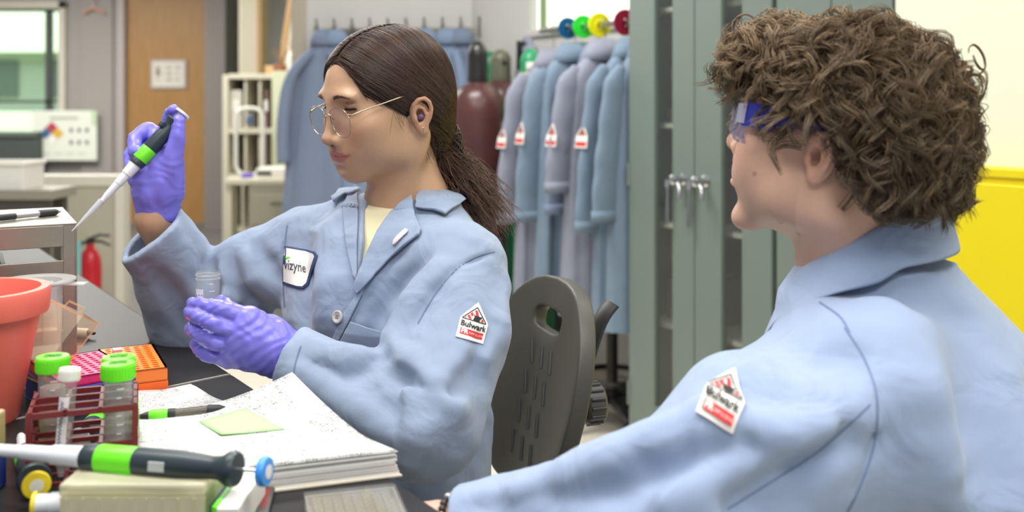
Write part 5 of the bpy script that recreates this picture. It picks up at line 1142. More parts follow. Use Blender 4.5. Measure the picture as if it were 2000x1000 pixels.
for k in range(34):     # flyaway hairs at temple and nape
    b0 = np.array([.070+.006*rg.random(), .012+.02*rg.random(), .012-.012*rg.random()]) if k < 9 else np.array([.05+.012*rg.random(), -.05+.03*rg.random(), -.06])
    P = crv([b0, b0+np.array([.004, .004*rg.normal(), -.015]), b0+np.array([.003+.004*rg.normal(), .008*rg.normal(), -.034-.01*rg.random()])], 8); paths.append(w_(P)); cc.append(np.array(rgb(58, 42, 34)[:3])); rr_.append(.00025)
strands('hair_strands', paths, rr_, m_hair, HAIR, WBASE, cols=cc)
# brows and lashes
paths = []; cc = []; rr_ = []; BR = []; LB = []; LD = []; LL = []
for s in (-1, 1):
    for k in range(170):
        u = rg.random(); x = .0165+.038*u; z = .0262+.0046*math.sin(min(1, u*1.25)*2.0)-.006*max(0, u-.6)*2; th_ = (.0034*(1-u*.75)+.0006)*rg.uniform(-1, 1)
        b = np.array([s*x, .097, z+th_]); d = np.array([s*(.35+.65*u), 0, .75-.9*u]); d /= np.linalg.norm(d); BR += [b+d*t*.0065 for t in np.linspace(0, 1, 4)]
    for k in range(60):
        f = -.95+2.0*k/59; LB.append(np.array(lidpt(s, f, -.16, 1.0))); d = np.array([s*math.sin(f)*.8, math.cos(f)*.8, -.45]); LD.append(d/np.linalg.norm(d)*.0055*(.6+.5*k/59))
    LL += [np.array(lidpt(s, -1.05+2.15*u, -.14, 1.01)) for u in np.linspace(0, 1, 14)]
BR = w_(SW.project(BR, .0006, 4)).reshape(-1, 4, 3); LB = np.array(LB); LL = w_(np.array(LL)).reshape(-1, 14, 3)
for P in BR: paths.append(P); cc.append(np.array(rgb(66, 48, 40)[:3])); rr_.append(.00026)
for b, d in zip(LB, LD): paths.append(w_(np.stack([b+d*t+np.array([0, 0, .0022*t*t]) for t in np.linspace(0, 1, 4)]))); cc.append(np.array(rgb(26, 20, 18)[:3])); rr_.append(.0004)
for P in LL: paths.append(P); cc.append(np.array(rgb(30, 22, 20)[:3])); rr_.append(.0010)
strands('eyebrows', paths, rr_, m_hair, HAIR, WBASE, n=4, cols=cc)
# wire glasses
m_gold = mat('gold_wire', (190, 172, 146), .22, metal=1); m_lens = glass('lens_clear', (255, 255, 252), .99, .02, amt=0)
gl = bpy.data.objects.new('glasses', None); C.objects.link(gl); gl.parent = WOMAN; gl['label'] = 'thin gold wire glasses'
def wv(p): return Vector(w_(p)[0])-WBASE
for s in (-1, 1):
    o2 = [(-.0225, .0135), (-.012, .0195), (.006, .0195), (.0185, .0150), (.0255, .004), (.0225, -.012), (.010, -.0215), (-.006, -.0215), (-.0175, -.0135), (-.0235, -.000)]
    ring = [wv((s*(.0345+x*1.1), .1000-.10*abs(.0335+x)*.45, -.0055+z*1.06)) for x, z in o2]
    P = []
    for i in range(len(ring)):
        a, b, c, d = ring[i-1], ring[i], ring[(i+1) % 10], ring[(i+2) % 10]
        for t in (0, .33, .66): P.append(.5*((2*b)+(c-a)*t+(2*a-5*b+4*c-d)*t*t+(3*b-a-3*c+d)*t**3)*.55+.45*(b*(1-t)+c*t))
    MB().tube(P, .0007, 8, closed=True).build('lens_rim', m_gold, gl, smooth=60)
    mb = MB(); c0 = sum(P, Vector())/len(P); mb.v = [c0]+P; mb.f = [[0, 1+i, 1+(i+1) % len(P)] for i in range(len(P))]; mb.build('lens', m_lens, gl)
    MB().tube([wv((s*.0580, .0965, .0060)), wv((s*.0650, .0935, .0055)), wv((s*.0705, .080, .0085)), wv((s*.0765, .030, .0135)), wv((s*.0800, .0, .0165)), wv((s*.0790, -.022, .012)), wv((s*.076, -.036, -.006))], .0009, 8).build('temple', m_gold, gl, smooth=60)
    MB().tube([wv((s*.0580, .0965, .0060)), wv((s*.0650, .0935, .0055))], .0018, 8).build('hinge', m_gold, gl, smooth=60)
    MB().tube(hose([wv((s*.0115, .0980, .000)), wv((s*.0105, .0955, -.003)), wv((s*.0100, .0935, -.009))], 4), .0006, 6).build('nose_pad', m_gold, gl, smooth=60)
MB().tube(hose([wv((-.0115, .0990, .0035)), wv((-.005, .1015, .0060)), wv((.005, .1015, .0060)), wv((.0115, .0990, .0035))], 5), .0009, 8).build('bridge', m_gold, gl, smooth=60)
# earplug and earrings
MB().lathe([(.0008, -.004), (.004, -.002), (.0046, .002), (.003, .005), (.0008, .006)], 14, Matrix.Translation(wv((.0785, -.011, -.022))) @ Matrix.Rotation(1.2, 4, 'Y')).build('earplug', mat('violet_plug', (104, 78, 120), .4), WOMAN, smooth=60)
for dy, dz in ((-.0125, -.041), (-.0175, -.037)):
    c0 = np.array([.0795, dy-.0, dz]); MB().tube([wv(c0+np.array([.0025*math.cos(a), .0018*math.cos(a)*0+.001, .0042*math.sin(a)])) for a in np.linspace(0, 2*PI, 14)[:-1]], .0006, 6, closed=True).build('earring', m_gold, WOMAN, smooth=60)
# ---- coat, shirt, trousers of the person with wire glasses
BL = A3((.77, -.64, 0)); BF = A3((-.64, -.77, 0))
TC = A3((-.190, 1.575, 0))
def torso(c, zs, As, Bs, cf=None, L_=BL, F_=BF, e=2.4, lean=None):
    zs = np.array(zs, np.float32); As = np.array(As, np.float32); Bs = np.array(Bs, np.float32); c = A3(c); cf = np.array(cf if cf is not None else [0]*len(zs), np.float32); cl = np.array(lean if lean is not None else [0]*len(zs), np.float32)
    def f(P):
        q = P-c; z = P[:, 2]; a = np.interp(z, zs, As).astype(np.float32); b = np.interp(z, zs, Bs).astype(np.float32)
        l = q @ L_-np.interp(z, zs, cl).astype(np.float32); w_ = q @ F_-np.interp(z, zs, cf).astype(np.float32)
        k = (np.abs(l/a)**e+np.abs(w_/b)**e)**(1/e); d = (k-1)*np.minimum(a, b)*.95
        return np.maximum(d, np.maximum(zs[0]-z, z-zs[-1]))
    return f
def folds(S, base, lines):
    """lines: (picture polyline, radius, depth below (-) or above (+) the surface, ridge(+1)/valley(-1), blend)"""
    for px, r, dep, sg, k in lines:
        P = base.ray(px, 0.); G_ = base.grad(P); runs = [[0]]
        for i in range(1, len(P)):
            if P[i][1] > 2.5 or np.linalg.norm(P[i]-P[i-1]) > .11: runs.append([])
            if P[i][1] < 2.5: runs[-1].append(i)
        for ru in runs:         # never bridge from one limb to another
            if len(ru) < 2: continue
            Pr = P[ru]+G_[ru]*dep; n_ = len(ru); f = p_chain(list(Pr), [r*.4]+[r]*(n_-2)+[r*.4] if n_ > 2 else [r*.7]*n_); (S.u if sg > 0 else S.sub)(f, k)
zs = [.60, .72, .82, .92, 1.00, 1.05, 1.085]
K = SDF()
K.u(torso(TC, zs, [.170, .165, .165, .172, .168, .142, .09], [.130, .128, .130, .132, .120, .098, .07], [.0, .0, .01, .015, .01, .0, -.01]))
K.u(p_chain([SHR+A3((0, 0, .008)), NB+A3((.0, .0, -.018)), SHL+A3((0, 0, .008))], [.060, .070, .060]), .05)
K.u(p_chain([SHL, SHL*.45+ELL*.55+A3((.014, 0, .0)), ELL+A3((.004, -.0, -.004))], [.070, .078, .080]), .028)
K.u(p_chain([ELL+A3((-.0, .0, -.004)), ELL*.45+WRL*.55+A3((0, 0, -.006)), WRL+A3((.004, 0, -.004))], [.076, .056, .047]), .012)
K.u(p_chain([SHR, SHR*.5+ELR*.5+A3((0, -.01, .012)), ELR], [.068, .072, .074]), .028)
K.u(p_chain([ELR, ELR*.4+WRR*.6, WRR+A3((-.006, 0, -.022))], [.074, .066, .060]), .014)
KB = SDF(); KB.p = list(K.p)
# folds read off the photograph
folds(K, KB, [
    ([(764, 664), (796, 702), (844, 746)], .015, .001, 1, .016), ([(750, 722), (794, 748), (838, 768)], .015, .001, -1, .012), ([(742, 700), (720, 712), (690, 716)], .010, .004, -1, .02),
    ([(772, 744), (778, 830), (768, 900)], .011, .002, -1, .010), ([(798, 768), (804, 840), (792, 896)], .018, -.001, 1, .02), ([(920, 700), (880, 790), (830, 860)], .016, -.004, 1, .04), ([(960, 640), (930, 720), (880, 770)], .012, .006, -1, .03),
    ([(600, 705), (690, 742), (760, 795)], .013, .002, -1, .025), ([(590, 740), (680, 800), (740, 840)], .014, -.004, 1, .04), ([(610, 672), (660, 690), (700, 690)], .012, -.003, 1, .03),
    ([(880, 530), (830, 600), (797, 655)], .010, .003, -1, .02), ([(850, 530), (800, 590), (765, 650)], .016, -.003, 1, .035), ([(830, 510), (770, 570), (720, 650)], .013, .003, -1, .022),
    ([(960, 495), (900, 520), (850, 575), (815, 632)], .003, .0005, -1, .006),
    ([(985, 560), (975, 640), (950, 700)], .012, -.002, 1, .03),
    ([(426, 528), (440, 580), (490, 625), (545, 645)], .014, -.002, 1, .025), ([(455, 510), (470, 560), (510, 600), (548, 610)], .011, .004, -1, .02), ([(480, 500), (500, 545), (545, 580)], .014, -.003, 1, .025), ([(500, 480), (530, 520), (552, 545)], .010, .005, -1, .02),
    ([(415, 520), (418, 560), (430, 610)], .010, .003, -1, .018), ([(440, 595), (455, 615), (470, 600)], .007, .002, -1, .01),
    ([(330, 440), (360, 520), (385, 600)], .014, -.004, 1, .03), ([(290, 520), (330, 570), (370, 630)], .010, .005, -1, .03),
    ([(596, 490), (602, 560), (600, 620)], .012, .006, -1, .04), ([(650, 440), (640, 560), (636, 610)], .014, -.005, 1, .05),
    ([(560, 440), (553, 520), (556, 600)], .0035, .0005, -1, .007),
])
# openings: sleeves, neck, front V
dL = (WRL-ELL)/np.linalg.norm(WRL-ELL); dR = (WRR-ELR)/np.linalg.norm(WRR-ELR)
def p_half(c, n):
    c = A3(c); n = A3(n)
    return lambda P: (P-c) @ n
def cutcap(S, c, d, r, d2=None):  # cut a limb flat and hollow it
    fcyl = p_cap(c-d*.022, c+d*.12, r*.92, r+.006); S.sub(fcyl, .004); d2 = d if d2 is None else d2
    pl = p_half(c+d*.004, -d2); bound = p_ell(tuple(c+d*.06), (.11, .11, .11))
    S.sub(lambda P: np.maximum(pl(P), bound(P)), .003)
cutcap(K, WRL, dL, .038); dR2 = dR+A3((-.55, 0, 0)); dR2 /= np.linalg.norm(dR2); cutcap(K, WRR+A3((-.006, 0, -.028)), dR, .047, dR2)
K.sub(p_cap(NB+A3((0, 0, -.03)), FW.wor((0, -.02, -.05))[0], .058, .056), .006)
vb = KB.ray([(703, 548)])[0]; vl = A3(at(692, 372, float(vb[1]))); vr = A3(at(806, 372, float(vb[1])))
def wedge(P):
    def side(a, b):
        n = np.cross(b-a, np.array([0, 1., 0])); n /= np.linalg.norm(n)
        return n
    nl = side(vb, vl); nr = side(vb, vr); cen = (vb+vl+vr)/3
    if (cen-vb) @ nl > 0: nl = -nl
    if (cen-vb) @ nr > 0: nr = -nr
    dl = (P-vb) @ nl.astype(np.float32); dr = (P-vb) @ nr.astype(np.float32); df = -((P-NB) @ BF)+.015
    return np.maximum(np.maximum(dl, dr), np.maximum(df, P[:, 2]-1.16))
K.sub(wedge, .004)
K.disp = (lambda a, b: (lambda P: a(P)+b(P)))(sines(.0018, .10, 21, 7), sines(.0005, .035, 22, 7))
m_wcoat = mat('coat_cotton', (138, 153, 178), .85, var=.045, vscale=14, bump=.22, bscale=1100, sheen=.2, wrink=.38)
V, Q = mesh_sdf(K, (-.75, 1.12, .58), (.08, 1.86, 1.16), .0038)
COAT = mk('coat', V, Q, m_wcoat, WOMAN, WBASE, iters=2, sdf=K)
# shirt
T = SDF(); T.u(torso(TC, zs, [.185, .175, .165, .165, .156, .130, .082], [.135, .13, .122, .120, .104, .084, .060], [.0, .0, .01, .015, .01, .0, -.005])); T.u(p_chain([SHR*.7+NB*.3, NB+A3((0, 0, -.022)), SHL*.7+NB*.3], [.04, .062, .04]), .04)
T.u(p_cap(NB+A3((0, 0, -.05)), NB+A3(BF*.004)+A3((0, 0, .004)), .075, .066), .02)
T.sub(p_cap(NB+A3((0, 0, .0)), NB+A3((0, 0, .14)), .0585, .062), .004); T.disp = sines(.0015, .06, 31)
V, Q = mesh_sdf(T, (-.45, 1.3, .85), (.08, 1.85, 1.15), .004); SHIRT = mk('shirt', V, Q, mat('shirt_cream', (226, 216, 178), .85, var=.03, bump=.1, bscale=900), WOMAN, WBASE, iters=1)
def ringpt(c, r, a, z, F_=BF, L_=BL): return A3(c)+r*(math.sin(a)*L_+math.cos(a)*F_)+A3((0, 0, z))
nk = T.project([ringpt(NB, .066, a, .02) for a in np.linspace(0, 2*PI, 40)[:-1]], .001, 1)
# sheets laid on the coat from picture outlines
def decal(name, poly, base, off, th, m, parent, offo, cuts=4, lift=None, sub=0, tri=None, solid=True):
    bm = bmesh.new()
    if tri is None: vs = [bm.verts.new((x, y, 0)) for x, y in poly]; bm.faces.new(vs)
    else:
        vs = [bm.verts.new((x, y, 0)) for x, y in tri[0]]
        for f in tri[1]:
            try: bm.faces.new([vs[i] for i in f])
            except ValueError: pass
    bmesh.ops.triangulate(bm, faces=bm.faces)
    for _ in range(cuts):
        ln = max(e.calc_length() for e in bm.edges); es = [e for e in bm.edges if e.calc_length() > ln*.5 and e.calc_length() > 3]
        if es: bmesh.ops.subdivide_edges(bm, edges=es, cuts=1); bmesh.ops.triangulate(bm, faces=bm.faces)
    px = np.array([(v.co.x, v.co.y) for v in bm.verts]); P = base.ray(px, off)
    if lift is not None: P = P+base.grad(P)*np.array([lift(x, y) for x, y in px], np.float32)[:, None]
    for v, p in zip(bm.verts, P): v.co = p-A3(offo)
    bmesh.ops.recalc_face_normals(bm, faces=bm.faces); me = bpy.data.meshes.new(name); bm.to_mesh(me); bm.free(); me.materials.append(m)
    me.polygons.foreach_set('use_smooth', [True]*len(me.polygons)); o = bpy.data.objects.new(name, me); C.objects.link(o); o.parent = parent
    if th: md = o.modifiers.new('s', 'SOLIDIFY'); md.thickness = th; md.offset = 0
    return o
def ptext(s, size, c, ang, sx=1, bold=0, align='CENTER'):
    vs, fs = text2d(s, size, align, bold); ca, sa_ = math.cos(ang), math.sin(ang)
    return [(c[0]+(x*sx)*ca+y*sa_, c[1]+(x*sx)*sa_-y*ca) for x, y in vs], fs
KK = SDF(); KK.p = list(K.p[:-1]); KK.disp = K.disp        # coat without the V cut, for laying things on
KL = SDF(); KL.p = list(KB.p); KL.disp = K.disp
KT = SDF(); KT.p = list(KB.p[:2]); KT.disp = K.disp
def flip(o, base):
    return o
decal('lapel', [(806, 392), (812, 430), (826, 452), (822, 462), (792, 486), (760, 515), (704, 575), (697, 566), (716, 512), (742, 455), (772, 412)], KL, .0045, .0035, m_wcoat, COAT, WBASE, 5, lift=lambda x, y: .006*max(0, 1-abs(x-(y-330)*-.75-870)/60))
decal('lapel', [(697, 372), (702, 420), (700, 480), (700, 548), (693, 540), (684, 500), (676, 450), (672, 405), (684, 380)], KL, .0045, .0035, m_wcoat, COAT, WBASE, 5)
decal('placket', [(704, 570), (712, 572), (664, 668), (628, 740), (600, 800), (590, 790), (640, 690), (676, 610)], KT, .004, .002, m_wcoat, COAT, WBASE, 5)
decal('pocket', [(688, 628), (722, 640), (764, 652), (757, 686), (744, 700), (700, 690), (662, 676)], KT, .004, .0022, m_wcoat, COAT, WBASE, 5)
bt = KT.ray([(666, 619)], .006)[0]; bn = KT.grad(bt[None])[0]
mb = MB(); mb.M = frame_M(Vector(bt)-WBASE, (0, 0, 1), z=tuple(bn)); mb.lathe([(.009, 0), (.0095, .001), (.0095, .0028), (.0075, .0034), (.006, .0024), (.0005, .0024)], 28); bo = mb.build('button', mat('button_pearl', (190, 188, 184), .3), COAT, smooth=40)
for a in range(4): mb = MB(); mb.M = frame_M(Vector(bt)-WBASE, (0, 0, 1), z=tuple(bn)); mb.cyl((.0022*math.cos(a*1.571+.78), .0022*math.sin(a*1.571+.78), .0022), (.0022*math.cos(a*1.571+.78), .0022*math.sin(a*1.571+.78), .0027), .0011, n=8); mb.build('button_hole', m_ink_dark if False else mat('hole_dark', (50, 52, 60), .6), bo)
# collar: stands round the neck and folds over
def collar(name, c, up, F_, L_, a0, a1, prof, base, m, parent, offo, n=44, tipk=.0, tilt=0):
    rows = []
    for (r, z, onb) in prof:
        rw = []
        for i in range(n+1):
            u = i/n; a = a0+(a1-a0)*u; e = abs(2*u-1); p = ringpt(c, r*(1+tipk*e**6*(1 if onb else 0)), a, z-.02*(e**3)*(1 if onb else .4)-tilt*r*math.cos(a), F_, L_)
            if onb: 
                q = base.project(p[None], .006, 5)[0]; p = q if onb > .9 else p*(1-onb)+q*onb
            rw.append(tuple(p-A3(offo)))
        rows.append(rw)
    return MB().sheet(rows).build(name, m, parent, smooth=180, solid=.0035, sub=1)
collar('collar', NB, None, BF, BL, .55, 2*PI-1.05, [(.066, -.022, 0), (.067, .006, 0), (.070, .020, 0), (.077, .016, 0), (.090, -.004, .6), (.108, -.025, 1)], KL, m_wcoat, COAT, WBASE, tipk=.02)
decal('collar_leaf', [(838, 366), (868, 350), (893, 344), (902, 362), (908, 384), (888, 408), (871, 427), (842, 416), (813, 410), (815, 392)], KL, .008, .004, m_wcoat, COAT, WBASE, 5)
decal('collar_leaf', [(655, 392), (668, 374), (690, 362), (703, 364), (702, 380), (688, 388), (676, 388), (660, 398)], KL, .009, .004, m_wcoat, COAT, WBASE, 5)
# badges
m_pt = mat('badge_white', (236, 234, 228), .7); m_pr = mat('print_red', (206, 44, 50), .7); m_pk = mat('print_black', (34, 34, 36), .7); m_navy = mat('navy_thread', (46, 62, 104), .7)
def fire_badge(base, A, parent, offo, ex=0., cuts=5):
    """A maps badge units (x right, y down, about 60x74) to picture pixels"""
    pt = decal('badge', [A(x, y) for x, y in ((-28, 37), (30, 37), (31, -3), (2, -40), (-27, -3))], base, .0016+ex*.4, .0014, m_pt, parent, offo, cuts)
    def d(nm, pts, m, o=.0027): return decal(nm, [A(x, y) for x, y in pts], base, o+ex, .0, m, pt, offo, 3)
    d('red_band', [(-22, 17), (25, 17), (25, 30), (-22, 30)], m_pr)
    T0, T1, T2 = (2, -29), (-23, -2), (26, -2)
    for k, (a, b) in enumerate(((T0, T1), (T1, T2), (T2, T0))):
        dx, dy = b[0]-a[0], b[1]-a[1]; L_ = math.hypot(dx, dy); nx, ny = -dy/L_*.9, dx/L_*.9; d('triangle_line', [(a[0]+nx, a[1]+ny), (b[0]+nx, b[1]+ny), (b[0]-nx, b[1]-ny), (a[0]-nx, a[1]-ny)], m_pk)
    d('red_stripe', [(-1, -23), (4, -23), (9, -9), (3, -9)], m_pr); d('red_stripe', [(-9, -14), (-5, -18), (-2, -13), (-5, -9)], m_pr); d('red_stripe', [(-14, -9), (-10, -12), (-4, -4), (-10, -4)], m_pr); d('red_stripe', [(14, -6), (17, -10), (20, -4), (14, -4)], m_pr); d('red_stripe', [(-18, -4), (-16, -7), (-14, -4)], m_pr)
    d('bull_mark', [(-2, -3), (0, -9), (-2, -15), (1, -12), (5, -12), (7, -14), (9, -12), (13, -12), (15, -14), (14, -9), (11, -7), (11, -3)], m_pk, .003)
    def tx(s, size, c, m, bold=.02, al='CENTER', sx=1):
        vs, fs = text2d(s, size, al, bold*size); vs = [A(c[0]+x*sx, c[1]-y) for x, y in vs]; return decal('lettering', None, base, .0031+ex, 0, m, pt, offo, 0, tri=(vs, fs))
    tx('Bulwark', 15.5, (1.5, 8.5), m_pk, .028); tx('FR', 12.5, (-13.5, 23.5), m_pt, .035); tx('CAT 2 | 2112', 5.6, (9.5, 23.8), m_pt, .01, sx=.95)
    return pt
def aff(cx, cy, ux, uy, vx, vy): return lambda x, y: (cx+ux*x+vx*y, cy+uy*x+vy*y)
fire_badge(KK, aff(923, 630, .93, .26, -.20, .97), COAT, WBASE)
nb = decal('name_badge', [(554, 480), (600, 488), (617, 492), (622, 500), (604, 556), (594, 565), (584, 564), (554, 554)], KK, .0016, .0014, m_navy, COAT, WBASE, 4)
decal('badge_face', [(556, 484), (600, 492), (614, 496), (617, 501), (600, 553), (592, 560), (582, 559), (556, 550)], KK, .0028, 0, m_pt, nb, WBASE, 3)
vs, fs = text2d('vizyne', 23, 'CENTER', .1); A_ = aff(579, 521, .93, .19, .0, 1); decal('lettering', None, KK, .0034, 0, mat('print_grey_dark', (60, 62, 72), .7), nb, WBASE, 0, tri=([A_(x*.80, -y*1.15) for x, y in vs], fs))
decal('arrow_mark', [(556, 502), (566, 503.4), (565, 501), (570, 504.5), (564, 507.5), (565.4, 505), (556, 503.8)], KK, .0034, 0, m_caplime if 'm_caplime' in globals() else m_pr, nb, WBASE, 1)
decal('enamel_pin', [(777, 479), (780, 473), (800, 457), (806, 459), (804, 464), (783, 483), (779, 483)], KL, .012, .002, mat('pin_pink', (232, 214, 212), .3), COAT, WBASE, 2)
def seam(pts, base, parent, offo, wd=1.3, m=None, off=.0007):
    P = [(p.x, p.y) for p in hose([(x, y, 0) for x, y in pts], 7)]; vs = []; fs = []
    for i, (x, y) in enumerate(P):
        a, b = P[max(i-1, 0)], P[min(i+1, len(P)-1)]; dx, dy = b[0]-a[0], b[1]-a[1]; L_ = math.hypot(dx, dy)+1e-9; vs += [(x-dy/L_*wd, y+dx/L_*wd), (x+dy/L_*wd, y-dx/L_*wd)]
        if i: fs.append((2*i-2, 2*i-1, 2*i+1, 2*i))
    return decal('seam', None, base, off, 0, m, parent, offo, 0, tri=(vs, fs))
m_seam = mat('seam_thread', (102, 118, 148), .9)
for pts in ([(966, 492), (930, 503), (892, 526), (850, 575), (816, 632)], [(561, 440), (555, 490), (553, 540), (556, 600)], [(588, 676), (577, 710), (572, 752)]): seam(pts, KK, COAT, WBASE, m=m_seam)
seam([(668, 668), (710, 681), (754, 690)], KT, COAT, WBASE, m=m_seam, off=.0060)
# gloves
m_glove = mat('nitrile_violet', (122, 116, 218), .36, var=.05, vscale=30, bump=.05, bscale=260)
def j(px, py, Y): return A3(at(px, py, Y))
GL = SDF(); wr = j(556, 694, 1.318)
mcp = [j(486, 622, 1.298), j(474, 648, 1.292), j(462, 675, 1.294), j(446, 698, 1.302)]
GL.u(p_cap(wr, (wr+mcp[1])/2+A3((0, .006, 0)), .029, .030)); 
for m_, r in zip(mcp, (.0165, .0175, .017, .015)): GL.u(p_cap(wr*.7+mcp[1]*.3, m_, .024, r), .02)
fing = [([(486, 622, 1.298), (430, 602, 1.288), (398, 596, 1.297), (377, 594, 1.318)], [.0135, .0105, .0098, .0085]),
        ([(474, 648, 1.292), (424, 634, 1.282), (386, 617, 1.290), (370, 610, 1.318)], [.0140, .0108, .0100, .0086]),
        ([(462, 675, 1.294), (420, 668, 1.285), (385, 650, 1.295), (374, 640, 1.320)], [.0135, .0104, .0096, .0084]),
        ([(446, 698, 1.302), (414, 697, 1.296), (392, 686, 1.305), (381, 672, 1.325)], [.0120, .0094, .0086, .0076])]
for pts, rs in fing: GL.u(p_chain([j(*p) for p in pts], rs), .0022)
GL.u(p_chain([wr*.5+mcp[0]*.5+A3((0, .022, .006)), j(462, 618, 1.338), j(440, 596, 1.352), j(430, 590, 1.350)], [.018, .014, .011, .0095]), .012)
GL.u(p_cap(wr+dL*-.0, wr-dL*.022, .031, .034), .008)
def wrink(ax, amp, fr, sd):
    s1 = sines(1.0, .055, sd, 5); ax = A3(ax)
    return lambda P: amp*np.sin((P @ ax)*fr+3.0*s1(P))
GL.disp = (lambda a, b, c: (lambda P: a(P)+b(P)+c(P)))(sines(.0006, .03, 41, 6), wrink((.50, .1, -.85), .00042, 520, 42), wrink((.75, .2, .6), .0003, 330, 43))
V, Q = mesh_sdf(GL, (-.48, 1.24, .86), (-.24, 1.42, 1.02), .0017); g1_ = mk('glove', V, Q, m_glove, WOMAN, WBASE, iters=1, sdf=GL); g1_['label'] = 'violet nitrile glove gripping the tube'
GR = SDF(); wr2 = j(308, 414, 1.612)
GR.u(p_cap(wr2, j(308, 378, 1.61), .030, .034)); GR.u(p_cap(j(308, 378, 1.61), j(318, 318, 1.61), .034, .030), .02); GR.u(p_ell(j(312, 350, 1.60), (.034, .026, .045)), .02); GR.u(p_cap(wr2, wr2+A3((0, 0, -.006)), .032, .034), .01); GR.sub(lambda P: np.maximum((P-wr2) @ A3((.1, 0, 1))+.014, -1), .003)
for pts, rs in (([(322, 298, 1.62), (290, 252, 1.635), (264, 268, 1.61), (262, 296, 1.585), (278, 300, 1.575)], [.013, .0125, .0115, .0105, .009]), ([(316, 318, 1.62), (272, 282, 1.635), (254, 306, 1.61), (258, 326, 1.585), (274, 328, 1.575)], [.013, .0122, .0112, .0102, .009]), ([(312, 338, 1.62), (270, 312, 1.635), (256, 336, 1.612), (264, 352, 1.59), (280, 352, 1.58)], [.013, .012, .011, .010, .009]), ([(310, 360, 1.615), (276, 346, 1.63), (266, 362, 1.612), (274, 376, 1.594), (288, 374, 1.586)], [.012, .011, .010, .009, .008])):
    GR.u(p_chain([j(*p) for p in pts], rs), .007)
GR.u(p_chain([j(328, 372, 1.598), j(338, 318, 1.588), j(345, 268, 1.586), j(350, 236, 1.590)], [.022, .0165, .0125, .0105]), .012)
GR.u(p_chain([j(318, 262, 1.63), j(334, 225, 1.622), j(338, 214, 1.610)], [.012, .0105, .009]), .008)
GR.disp = (lambda a, b: (lambda P: a(P)+b(P)))(sines(.0009, .025, 44, 6), wrink((.3, .2, .9), .0003, 400, 45))
V, Q = mesh_sdf(GR, (-.68, 1.5, 1.02), (-.48, 1.72, 1.26), .002); g2_ = mk('glove', V, Q, m_glove, WOMAN, WBASE, iters=1); g2_['label'] = 'violet nitrile glove raised around the pipette'
# trousers and shoes
PT_ = SDF(); hip = A3((-.175, 1.60, .56))
PT_.u(p_ell(hip, (.17, .15, .11)))
for s in (1, -1):
    h0 = hip+BL*(s*.09); kn_ = h0+BF*.40+A3((0, 0, -.03)); an = kn_+A3((0, 0, -.43))+BF*-.03
    PT_.u(p_chain([h0, kn_, an], [.085, .062, .045]), .05)
V, Q = mesh_sdf(PT_, (-.9, .85, .03), (.3, 1.9, .72), .009); TR = mk('trousers', V, Q, mat('trousers_black', (26, 27, 30), .8), WOMAN, WBASE, iters=1)
for s in (1, -1):
    h0 = hip+BL*(s*.09); kn_ = h0+BF*.40; f0 = kn_+BF*-.05; f0[2] = .04; sh = SDF(); sh.u(p_cap(f0, f0+BF*.16+A3((0, 0, -.008)), .042, .034)); sh.u(p_cap(f0, f0+A3((0, 0, .05)), .044, .046), .02); sh.inter(lambda P: -P[:, 2]+.0, .004)
    V, Q = mesh_sdf(sh, f0-A3((.3, .3, .1)), f0+A3((.3, .3, .15)), .007); mk('shoe', V, Q, m_black if 'm_black' in globals() else mat('shoe_black', (30, 30, 30), .5), WOMAN, WBASE)
# held pipette and held tube
pipette(at(196, 396, 1.545), at(360, 218, 1.603), 'dark and white pipette with lime band raised in the gloved hand', m_pw2, tip=False, roll=2.4, window=False, sc=.95)
pa, pb = at(199, 392, 1.546), at(140, 452, 1.522); t = thing('pipette_tip', 'long clear pipette tip at the end of the raised pipette', 'pipette tip', pa)
MB().tube([pa, pa+(pb-pa)*.3, pb], [.0056, .0044, .0008], 16).build('tip_cone', glass('tip_clear', (244, 246, 250), .75, .1, (236, 238, 244), .5), t, smooth=60, off=pa)
tp = at(406, 668, 1.333); tt_ = at(405, 536, 1.338); ht = falcon(tp, (0, 0, 0), 'open clear tube with a white label held in the gloved fingers', .0148, (tt_-tp).length+.004, cap=False, liquid=.0, group=None, cone=.012)
b = MB(); b.sheet([[(.0153*math.cos(a), .0153*math.sin(a), zz) for a in [-2.75+.12*i for i in range(10)]] for zz in (.045, .073)]); lb = b.build('label_sheet', m_pap, ht, smooth=180)
for s_, a_, z_ in (('1 M', -1.98, .060), ('cap.', -2.42, .058)):
    vs, fs = text2d(s_, .0095); mb = MB(); mb.v = [Vector((.0156*math.cos(a_+y/.0153), .0156*math.sin(a_+y/.0153), z_-x)) for x, y in vs]; mb.f = [list(f) for f in fs]; mb.build('label_writing', m_ink2, lb)
# ---------------------------------------------------------------- person with curly hair
psi2 = math.radians(125)
FM = Frame((.370, 1.155, 1.214), psi2, math.radians(-11), 0, 1.07)
MF = A3((-math.sin(math.radians(118)), -math.cos(math.radians(118)), 0)); ML = A3((math.cos(math.radians(118)), -math.sin(math.radians(118)), 0))
NM = A3((.415, 1.175, 1.040)); MBASE = Vector((.56, 1.15, 0))
SLm, ELm, WLm = A3(at(1640, 826, 1.04)), A3(at(1295, 1008, .95)), A3(at(905, 1036, 1.0))
SRm = NM+ML*-.19+A3((0, 0, -.08)); ERm = SRm+MF*.04+A3((0, 0, -.26)); WRm = ERm+MF*.2+A3((0, 0, -.08))
S = SDF(); head_sdf(S, {'jaw': 1.12, 'nose': 1.12, 'smile': 1, 'chin': .022})
lm = FM.l1
S.u(p_cap((0, -.026, -.060), lm(NM), .054, .062), .03); S.u(p_cap(lm(NM+A3((0, 0, -.02))), lm(NM+A3((.03, 0, -.18))), .06, .09), .05)
for a, b, c in ((SLm, ELm, WLm), (SRm, ERm, WRm)): S.u(p_chain([lm(NM+A3((0, 0, -.06))), lm(a), lm(b), lm(c)], [.055, .05, .042, .030]), .03)
